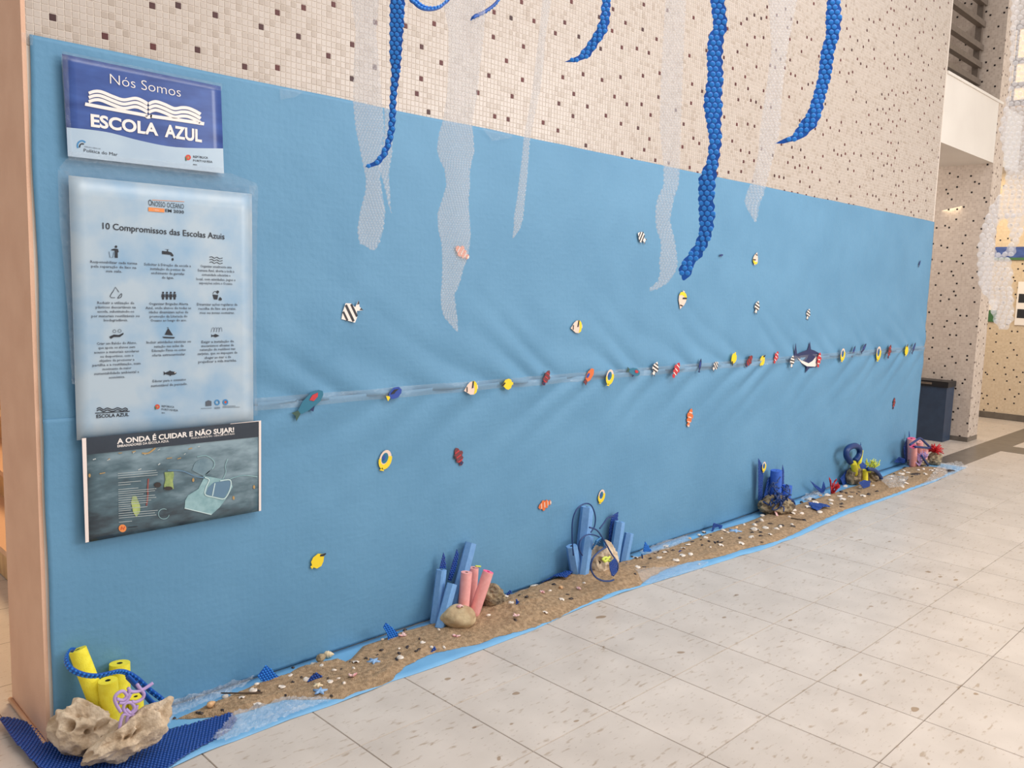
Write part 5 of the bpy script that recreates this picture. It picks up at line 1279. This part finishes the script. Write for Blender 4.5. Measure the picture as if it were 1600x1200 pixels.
WS += crop(1170,700,7.5,[(165,790),(150,845),(85,955),(70,900),(370,920),(325,945),(250,1010),(505,890),(520,760),(620,765),(830,745),(520,725),(920,550),(780,640),(1105,600),(965,650),(960,610),(1190,570),(700,690),(475,805),(30,1040),(195,935),(720,600),(790,535),(1130,450)])
WS += crop(1290,670,7.27,[(225,645),(400,670),(295,770),(200,795),(60,815),(65,850),(20,755),(735,540),(740,570),(860,510),(935,495),(890,475),(1055,465),(1110,455),(1200,470),(1250,460),(1320,470),(1135,515),(870,580),(870,655),(910,615),(1240,500),(540,640),(425,760),(160,760)])
for px, py in WS:
    x = fl(px, py, 0.02).x; lm = landmark(x); me = M_SC if rs.random() < 0.65 else M_BW
    put(me, 'seashell', px, py, rs.uniform(0.010, 0.016)*(1.0 if x < 2 else 1.35 if x < 4 else 1.75), 'white seashell at the '+zone(px, py)+' near the '+lm, 'seashell', 'white seashells near the '+lm)
DK = crop(260,1000,8,[(1145,625),(435,930),(700,915),(1580,515),(1570,330),(385,900),(100,970)])
DK += crop(440,960,8,[(130,650),(145,835),(250,775),(420,735),(1435,545),(1195,495),(1250,440),(1580,400),(740,675),(1470,480),(860,585),(570,790),(40,1035),(1500,170),(1055,540),(630,1020)])
DK += crop(620,920,8,[(135,720),(285,750),(290,615),(10,880),(30,800),(240,770),(1480,380)])
DK += crop(740,860,8,[(1175,545),(1220,600),(665,575),(585,555),(530,870),(1000,420)])
DK += crop(980,800,8,[(480,435),(395,485),(345,510),(495,487),(575,475),(820,370),(905,295),(965,258),(1020,360),(1090,378),(1135,372),(1180,370),(1405,320),(1215,245),(1045,285),(915,340),(945,410),(1575,250),(295,580),(205,680),(100,765),(75,560)])
DK += crop(1170,700,7.5,[(255,885),(385,905),(515,910),(135,1025),(140,985),(110,865),(45,985),(150,1100),(620,635),(675,605),(1090,690),(1080,655),(1145,525),(650,845),(1075,550),(760,600),(475,760)])
DK += crop(1290,670,7.27,[(300,715),(240,730),(590,708),(180,715),(350,735),(875,545),(905,575),(825,545),(780,515),(985,540),(180,855),(490,745),(380,715),(900,440)])
for px, py in DK:
    x = fl(px, py, 0.02).x; lm = landmark(x); mu = rs.random() < 0.4
    put(M_MU if mu else rs.choice((M_B1, M_B2)), 'mussel_shell' if mu else 'dark_pebble', px, py, rs.uniform(0.009, 0.016)*(0.95 if x < 2 else 1.25 if x < 4 else 1.75),
        ('dark mussel shell at the ' if mu else 'dark pebble at the ')+zone(px, py)+' near the '+lm, 'mussel shell' if mu else 'pebble', ('dark mussel shells near the ' if mu else 'dark pebbles near the ')+lm)
put(M_MU, 'mussel_shell', 1290+1010/7.27, 670+512/7.27, 0.05, 'large dark mussel shell on the sand before the far pink noodles', 'mussel shell', None)
put(M_MU, 'mussel_shell', 1290+1395/7.27, 670+480/7.27, 0.06, 'largest black mussel shell on the film at the far end', 'mussel shell', None)
for (px, py), lb in zip(crop(440,960,8,[(890,770),(1510,265)])+crop(620,920,8,[(910,450),(740,590),(1495,335)])+crop(740,860,8,[(855,525),(1305,480)]),
        ['pink speckled coral bit between the two blue starfish', 'pink speckled coral bit right of the curved blue flap', 'pink speckled coral bit at the right side of the round stone', 'pink speckled coral bit in front of the round stone', 'pink speckled coral bit below the navy wrap triangle', 'pale pink shell on the sand left of the navy wrap sheet', 'pink speckled coral bit nearest the angular blue noodles']):
    mb = MB(); P = fl(px, py, 0.022); P = fl(px, py, sand_h(P.x, P.y)+0.004); rn3 = random.Random(int(px))
    for k in range(6):
        a = rn3.uniform(0, 6.28); e = rn3.uniform(0.1, 0.8); L_ = rn3.uniform(0.012, 0.02); d = Vector((math.cos(a)*math.cos(e), math.sin(a)*math.cos(e), math.sin(e)*0.6))
        mb.tube([P, P+d*L_*0.6, P+d*L_+Vector((0, 0, 0.002))], [0.005, 0.0042, 0.003], 6)
    one('coral_fragment', mb, 'shell_pink', lb, 'coral', 'pink coral bits on the sand')
o = put(M_SC, 'seashell', 620+725/8, 920+330/8, 0.018, 'pinkish white shell lying on top of the round stone', 'seashell', None, z=0.0); o.data = M_SC.copy(); o.data.materials[0] = MATS['shell_pink']
rst = [q for q in bpy.data.objects if q.get('label') == 'smooth round beige stone in front of the pink noodles'][0]
zt_ = max((q.co.z for q in rst.data.vertices)); o.location = rst.location+Vector((0.0, -0.01, zt_-0.004)); o.rotation_euler = (0.1, 0.1, 0.6)
o = put(M_SC, 'seashell', 1212, 803, 0.035, 'pink shell leaning on the rough grey rock of the deep blue noodles', 'seashell', None); o.data = M_SC.copy(); o.data.materials[0] = MATS['shell_pink']; o.rotation_euler = (1.1, 0, 0.6)
for (px, py), lb in zip([(740+1090/8, 860+455/8), (980+780/8, 800+328/8), (980+1365/8, 800+190/8), (1170+840/7.5, 700+555/7.5)], ['ochre shell on the sand left of the angular blue noodles', 'ochre shell at the wall left of the wrap square', 'ochre shell on the sand right of the wrap square', 'ochre shell on the sand left of the red coral']):
    put(M_OC, 'seashell', px, py, 0.022, lb, 'seashell', 'ochre shells on the sand')
def star(px, py, r, m, label, rot):
    P = fl(px, py, 0.022); P = fl(px, py, sand_h(P.x, P.y)+0.004); z = sand_h(P.x, P.y)+0.002; vs = [(P.x, P.y, z+0.008)]; n = 20
    for k in range(n):
        a = 2*math.pi*k/n+rot; t = 0.5+0.5*math.cos(5*(a-rot)); rr2 = r*(0.36+0.64*t**1.6); vs.append((P.x+math.cos(a)*rr2, P.y+math.sin(a)*rr2, z+0.0035))
    for k in range(n): vs.append((vs[1+k][0], vs[1+k][1], z-0.002))
    fs = [(0, 1+k, 1+(k+1) % n) for k in range(n)]+[(1+k, 1+n+k, 1+n+(k+1) % n, 1+(k+1) % n) for k in range(n)]
    tag(mesh('starfish', vs, fs, m, None, True), label, 'starfish', 'starfish on the sand')
star(440+1150/8, 960+578/8, 0.028, 'starfish_blue', 'pale blue starfish on the sand left of the curved blue flap', 0.3)
star(440+480/8, 960+985/8, 0.028, 'starfish_blue', 'pale blue starfish at the front edge of the sand beside clear film', 0.9)
star(440+450/8, 960+880/8, 0.020, 'starfish_cream', 'small cream starfish beside the folded navy wrap', 0.5)
star(1148, 829, 0.045, 'starfish_blue', 'pale blue starfish right of the wrap square with a hole', 0.2)
# conch shells
def conch(px, py, L_, m, label, rot):
    P = fl(px, py, 0.022); P = fl(px, py, sand_h(P.x, P.y)+0.004); z = sand_h(P.x, P.y); d = Vector((math.cos(rot), math.sin(rot), 0.12)); mb = MB(); n = 14
    pts = [P+Vector((0, 0, L_*0.22))+d*L_*(k/n-0.5) for k in range(n+1)]
    rad = [L_*(0.02+0.30*(math.sin(math.pi*min(1, (k/n)**0.7))**0.9))*(1+0.10*math.sin(k*2.2)) for k in range(n+1)]
    mb.tube(pts, rad, 10); one('conch_shell', mb, m, label, 'seashell', 'conch shells on the sand')
conch(440+590/8, 960+530/8, 0.045, 'starfish_cream', 'cream conch shell at the wall beside a brown one', -0.9)
conch(440+500/8, 960+570/8, 0.05, 'rock_grey', 'brown spiny conch shell at the wall', 0.1)
conch(260+560/8, 1000+825/8, 0.035, 'shell_ochre', 'brown shell near the left end of the sand', 0.2)
tw_ = MB().tube([fl(1236, 810, .02), fl(1248, 812, .022), fl(1258, 812, .02)], 0.006, 6); one('twig', tw_, 'twig', 'thin dark twig on the sand before the deep blue noodles', 'twig')
tw_ = MB().tube([fl(345, 1083, .025), fl(375, 1083, .03), fl(410, 1082, .026)], 0.003, 6); one('twig', tw_, 'twig', 'thin twig on the sand left of the blue diamond wrap', 'twig')

# ================================================================== FISH CUT-OUTS ON THE PAPER
def fish(px, py, L_, ang, kind, label, flip=False, Y=None, group='fish cut-outs on the paper'):
    """card fish about L_ metres long; ang = heading in the wall plane"""
    P = wl(px, py, 0)
    if Y is None:
        Y = -0.012-0.004-max(0, wrinkle(P.x, P.z, 1), wrinkle(P.x, P.z, -1))-(0.006 if abs(P.z-ZT) < 0.06 else 0.0)
    P = wl(px, py, Y); ca, sa = math.cos(R(ang)), math.sin(R(ang))
    def tr(pts, y): return [Vector((P.x+(a*ca-b*sa)*L_, y, P.z+(a*sa+b*ca)*L_)) for a, b in [((-x if flip else x), z) for x, z in pts]]
    t = thing('fish_cutout', (P.x, Y, P.z-0.3*L_), label, 'fish', group)
    def part(name, pts, m, lay, th=0.0012):
        A = tr(pts, Y-lay); B = tr(pts, Y-lay+th); n = len(A)
        tri = geometry.tessellate_polygon([[Vector((p.x, p.z, 0)) for p in A]])
        fs = []
        for a, b, c in tri:
            nz = (A[b].x-A[a].x)*(A[c].z-A[a].z)-(A[b].z-A[a].z)*(A[c].x-A[a].x); fs.append((a, b, c) if nz > 0 else (a, c, b))
        fs += [(i, (i+1) % n, n+(i+1) % n, n+i) for i in range(n)]
        return mesh(name, A+B, fs, 'fish_'+m, t)
    def oval(cx, cz, rx, rz, n=16): return [(cx+rx*math.cos(2*math.pi*k/n), cz+rz*math.sin(2*math.pi*k/n)) for k in range(n)]
    def bar(x, h0, h1, w=0.05, sl=0.0): return [(x-w, h0), (x+w, h0), (x+w+sl, h1), (x-w+sl, h1)]
    if kind == 'butterfly':
        part('body', [(0.5, -0.02), (0.36, 0.10), (0.2, 0.26), (0.0, 0.36), (-0.25, 0.36), (-0.38, 0.2), (-0.42, 0.06), (-0.5, 0.10), (-0.5, -0.12), (-0.42, -0.08), (-0.36, -0.26), (-0.16, -0.36), (0.08, -0.32), (0.3, -0.16)], 'cream', 0)
        part('rear_fin', [(-0.10, 0.36), (-0.27, 0.36), (-0.42, 0.2), (-0.44, -0.06), (-0.36, -0.28), (-0.16, -0.37), (-0.26, -0.1), (-0.24, 0.12)], 'yellow', 0.001)
        part('stripe', bar(-0.1, 0.0, 0.36, 0.045, -0.1), 'black', 0.002); part('eye_stripe', bar(0.3, -0.12, 0.14, 0.03, -0.02), 'black', 0.002)
    elif kind == 'tang_yellow':
        part('body', [(0.5, 0.02), (0.34, 0.12), (0.18, 0.32), (-0.12, 0.36), (-0.34, 0.26), (-0.40, 0.08), (-0.5, 0.1), (-0.5, -0.08), (-0.40, -0.06), (-0.3, -0.26), (-0.05, -0.34), (0.16, -0.24), (0.34, -0.05), (0.5, -0.02)], 'yellow', 0)
        part('snout', [(0.5, 0.03), (0.3, 0.14), (0.24, 0.06), (0.34, -0.03), (0.5, -0.03)], 'black', 0.001); part('eye_patch', oval(0.25, 0.13, 0.06, 0.05, 8), 'black', 0.002)
    elif kind == 'tang_ring':
        part('body', oval(0, 0, 0.48, 0.36), 'cream', 0)
        part('yellow_rim', [(0.5*math.cos(R(v_)), 0.39*math.sin(R(v_))) for v_ in range(100, 301, 20)]+[(0.05+0.32*math.cos(R(v_)), 0.06+0.22*math.sin(R(v_))) for v_ in range(300, 99, -20)], 'yellow', 0.001)
        part('blue_side', oval(0.06, 0.05, 0.27, 0.19), 'teal', 0.001); part('fin', [(-0.1, 0.12), (0.1, 0.22), (0.22, 0.1), (0.02, 0.02)], 'blue', 0.002); part('tail', [(-0.42, 0.04), (-0.58, 0.16), (-0.56, -0.14)], 'yellow', 0.001)
    elif kind == 'tang_blue':
        part('body', [(0.46, 0.0), (0.34, 0.2), (0.05, 0.30), (-0.3, 0.18), (-0.38, 0.05), (-0.34, -0.08), (-0.2, -0.2), (0.1, -0.27), (0.36, -0.16)], 'blue', 0)
        part('tail', [(-0.34, 0.04), (-0.52, 0.16), (-0.52, -0.14), (-0.34, -0.05)], 'yellow', 0.001); part('back_mark', [(0.3, 0.1), (0.05, 0.2), (-0.25, 0.1), (-0.05, 0.02), (0.1, 0.08)], 'black', 0.002)
    elif kind == 'parrot':
        part('body', [(0.5, 0.02), (0.42, 0.12), (0.2, 0.20), (-0.1, 0.17), (-0.34, 0.07), (-0.38, -0.02), (-0.3, -0.08), (0.0, -0.16), (0.3, -0.15), (0.46, -0.07)], 'teal', 0)
        part('tail', [(-0.34, 0.06), (-0.52, 0.13), (-0.48, 0.0), (-0.54, -0.13), (-0.34, -0.05)], 'green', 0.001); part('red_patch', [(0.36, 0.08), (0.2, 0.13), (0.06, 0.08), (0.14, -0.02), (0.3, 0.0)], 'red', 0.002)
        part('fin', [(0.1, -0.14), (-0.02, -0.24), (-0.08, -0.14)], 'navy', 0.001)
    elif kind == 'parrot_orange':
        part('body', [(0.5, 0.0), (0.4, 0.18), (0.1, 0.26), (-0.2, 0.2), (-0.4, 0.06), (-0.5, 0.14), (-0.5, -0.14), (-0.38, -0.06), (-0.1, -0.2), (0.3, -0.18)], 'orange', 0)
        part('tail_patch', [(-0.28, 0.1), (-0.5, 0.14), (-0.5, -0.14), (-0.3, -0.08)], 'maroon', 0.001); part('blue_patch', oval(-0.05, 0.12, 0.16, 0.08, 10), 'blue', 0.002)
    elif kind in ('clown', 'maroon', 'redwhite'):
        c = {'clown': 'orange', 'maroon': 'maroon', 'redwhite': 'red'}[kind]; sc_ = {'clown': 'cream', 'maroon': 'red', 'redwhite': 'white'}[kind]
        part('body', [(0.5, 0.0), (0.40, 0.14), (0.24, 0.20), (0.16, 0.30), (0.0, 0.28), (-0.06, 0.18), (-0.16, 0.26), (-0.28, 0.2), (-0.3, 0.08), (-0.46, 0.16), (-0.54, 0.0), (-0.46, -0.15), (-0.3, -0.08), (-0.22, -0.24), (-0.06, -0.2), (0.02, -0.32), (0.16, -0.3), (0.2, -0.18), (0.40, -0.13)], c, 0)
        for x in (0.26, 0.0, -0.26): part('stripe', bar(x, -0.15, 0.16, 0.03), sc_, 0.001)
        if kind == 'clown': part('tail_edge', oval(-0.48, 0.0, 0.06, 0.10, 8), 'cream', 0.002)
        if kind == 'maroon': part('fin', oval(0.08, 0.25, 0.09, 0.06, 8), 'black', 0.001); part('fin', oval(-0.42, 0.0, 0.08, 0.1, 8), 'navy', 0.001)
    elif kind in ('angel', 'humbug'):
        hh = 0.42 if kind == 'angel' else 0.36
        part('body', [(0.5, 0.0), (0.3, 0.22), (0.05, hh), (-0.15, 0.30), (-0.24, 0.08), (-0.5, 0.22), (-0.42, 0.0), (-0.5, -0.2), (-0.24, -0.08), (-0.12, -0.30), (0.05, -hh), (0.28, -0.2)], 'white', 0)
        part('stripe', bar(0.30, -0.18, 0.2, 0.04), 'black', 0.001); part('stripe', bar(0.08, -0.34, 0.36, 0.05), 'black', 0.001); part('stripe', bar(-0.14, -0.26, 0.27, 0.045), 'black', 0.001); part('tail_mark', [(-0.36, 0.12), (-0.5, 0.22), (-0.46, 0.1)], 'black', 0.001); part('tail_mark', [(-0.36, -0.1), (-0.5, -0.2), (-0.46, -0.08)], 'black', 0.001)
    elif kind == 'wrasse':
        part('body', [(0.5, 0.0), (0.3, 0.13), (-0.1, 0.15), (-0.36, 0.05), (-0.5, 0.14), (-0.5, -0.13), (-0.36, -0.05), (-0.1, -0.14), (0.3, -0.12)], 'navy', 0); part('side_mark', oval(0.05, 0.02, 0.22, 0.05, 10), 'blue', 0.001)
    elif kind == 'shark':
        part('body', [(0.5, -0.02), (0.40, 0.09), (0.2, 0.13), (0.09, 0.14), (0.02, 0.27), (-0.03, 0.13), (-0.25, 0.08), (-0.38, 0.05), (-0.47, 0.22), (-0.48, 0.04), (-0.54, -0.07), (-0.38, -0.02), (-0.2, -0.10), (0.0, -0.15), (-0.03, -0.25), (0.10, -0.17), (0.3, -0.15), (0.45, -0.1)], 'navy', 0)
        part('belly', [(0.5, -0.03), (0.30, 0.03), (0.18, -0.05), (0.05, -0.09), (-0.2, -0.05), (-0.36, -0.01), (-0.2, -0.09), (0.0, -0.14), (0.3, -0.14), (0.45, -0.09)], 'white', 0.001); part('eye', oval(0.36, 0.02, 0.018, 0.018, 8), 'black', 0.002)
    return t
T = 'on the clear tape '
FISH = [
 (483,631,0.150,35,'parrot','teal parrotfish with red cheek, leftmost '+T, 0),
 (617,615,0.085,25,'tang_blue','blue tang with yellow tail '+T+'right of the teal parrotfish', 0),
 (736,607,0.085,8,'butterfly','cream and yellow butterflyfish '+T, 1),
 (793,601,0.075,5,'tang_yellow','yellow longnose fish '+T+'beside the butterflyfish', 1),
 (854,590,0.080,60,'maroon','maroon clownfish '+T+'left of the orange parrotfish', 0),
 (921,588,0.100,45,'parrot_orange','orange and maroon parrotfish '+T, 0),
 (953,589,0.085,75,'tang_ring','yellow ringed blue tang '+T, 0),
 (990,581,0.120,-14,'parrot','small teal parrotfish '+T+'heading right', 0),
 (1024,576,0.085,65,'humbug','black and white striped fish '+T+'left of the red and white fish', 0),
 (1057,578,0.100,55,'redwhite','red and white striped fish '+T, 0),
 (1094,571,0.085,80,'wrasse','small dark blue fish '+T+'below the longest blue strip', 0),
 (1118,572,0.075,40,'humbug','tiny black and white fish '+T, 0),
 (1147,561,0.090,70,'tang_yellow','yellow fish '+T+'left of a maroon fish', 1),
 (1171,564,0.100,40,'maroon','maroon fish '+T+'between two yellow fish', 0),
 (1192,563,0.090,50,'tang_yellow','yellow fish '+T+'right of a maroon fish', 0),
 (1213,558,0.090,60,'redwhite','dull red fish '+T+'left of the shark', 0),
 (1238,565,0.090,80,'humbug','pale striped fish '+T+'just left of the shark', 0),
 (1262,559,0.44,-4,'shark','large blue and white shark cut-out '+T, 0),
 (1280,562,0.110,80,'redwhite','red and white fish at the snout of the shark', 0),
 (1317,554,0.100,80,'tang_ring','yellow fish '+T+'right of the shark', 0),
 (1334,549,0.100,60,'wrasse','dark blue fish '+T+'third from the shark', 0),
 (1350,544,0.110,40,'wrasse','dark blue slanting fish above the tape right of the shark', 0),
 (1373,552,0.120,80,'tang_ring','yellow and black fish '+T+'beside a far maroon fish', 0),
 (1390,549,0.120,70,'maroon','farthest maroon fish '+T, 0),
 (1417,547,0.110,75,'tang_yellow','farthest yellow fish '+T, 0),
 (1428,544,0.120,55,'wrasse','farthest dark blue fish '+T, 0),
 (549,488,0.105,30,'angel','black and white angelfish on the upper left paper', 1),
 (602,718,0.085,70,'tang_ring','yellow ringed blue tang on the lower paper', 0),
 (717,713,0.090,115,'maroon','maroon clownfish on the lower paper', 0),
 (498,876,0.080,35,'tang_yellow','yellow longnose fish low on the paper above the sand', 0),
 (851,789,0.090,8,'clown','orange clownfish low on the paper left of the angular noodles', 1),
 (940,775,0.075,75,'tang_ring','small yellow ringed fish above the angular noodles', 0),
 (1003,371,0.085,-30,'humbug','black and white fish near the top left of the fourth clear strip', 1),
 (1181,404,0.085,75,'butterfly','small cream butterflyfish below the short clear strip', 0),
 (1066,469,0.110,-105,'butterfly','yellow topped butterflyfish below the tip of the longest blue strip', 0),
 (901,511,0.090,5,'butterfly','cream butterflyfish in the middle of the upper paper', 1),
 (1183,480,0.090,70,'humbug','round black and white fish on the upper right paper', 0),
 (1263,491,0.085,70,'humbug','small dark and white fish above the shark', 0),
 (1127,399,0.045,10,'wrasse','tiny dark fish right of the longest blue strip', 0),
 (1078,652,0.110,75,'clown','orange clownfish below the tape in the middle', 0),
 (1397,630,0.100,80,'maroon','small maroon fish on the far lower paper', 0),
 (1437,412,0.070,60,'wrasse','tiny dark fish at the far upper corner of the paper', 0),
 (722,394,0.085,150,'clown','orange fish seen through the widest clear strip', 0)]
for px, py, L_, ang, kind, lb, fp in FISH: fish(px, py, L_, ang, kind, lb, bool(fp))
fish(1194, 729, 0.07, 85, 'tang_ring', 'yellow fish stuck beside the tall dark blue blade', False, -0.06)
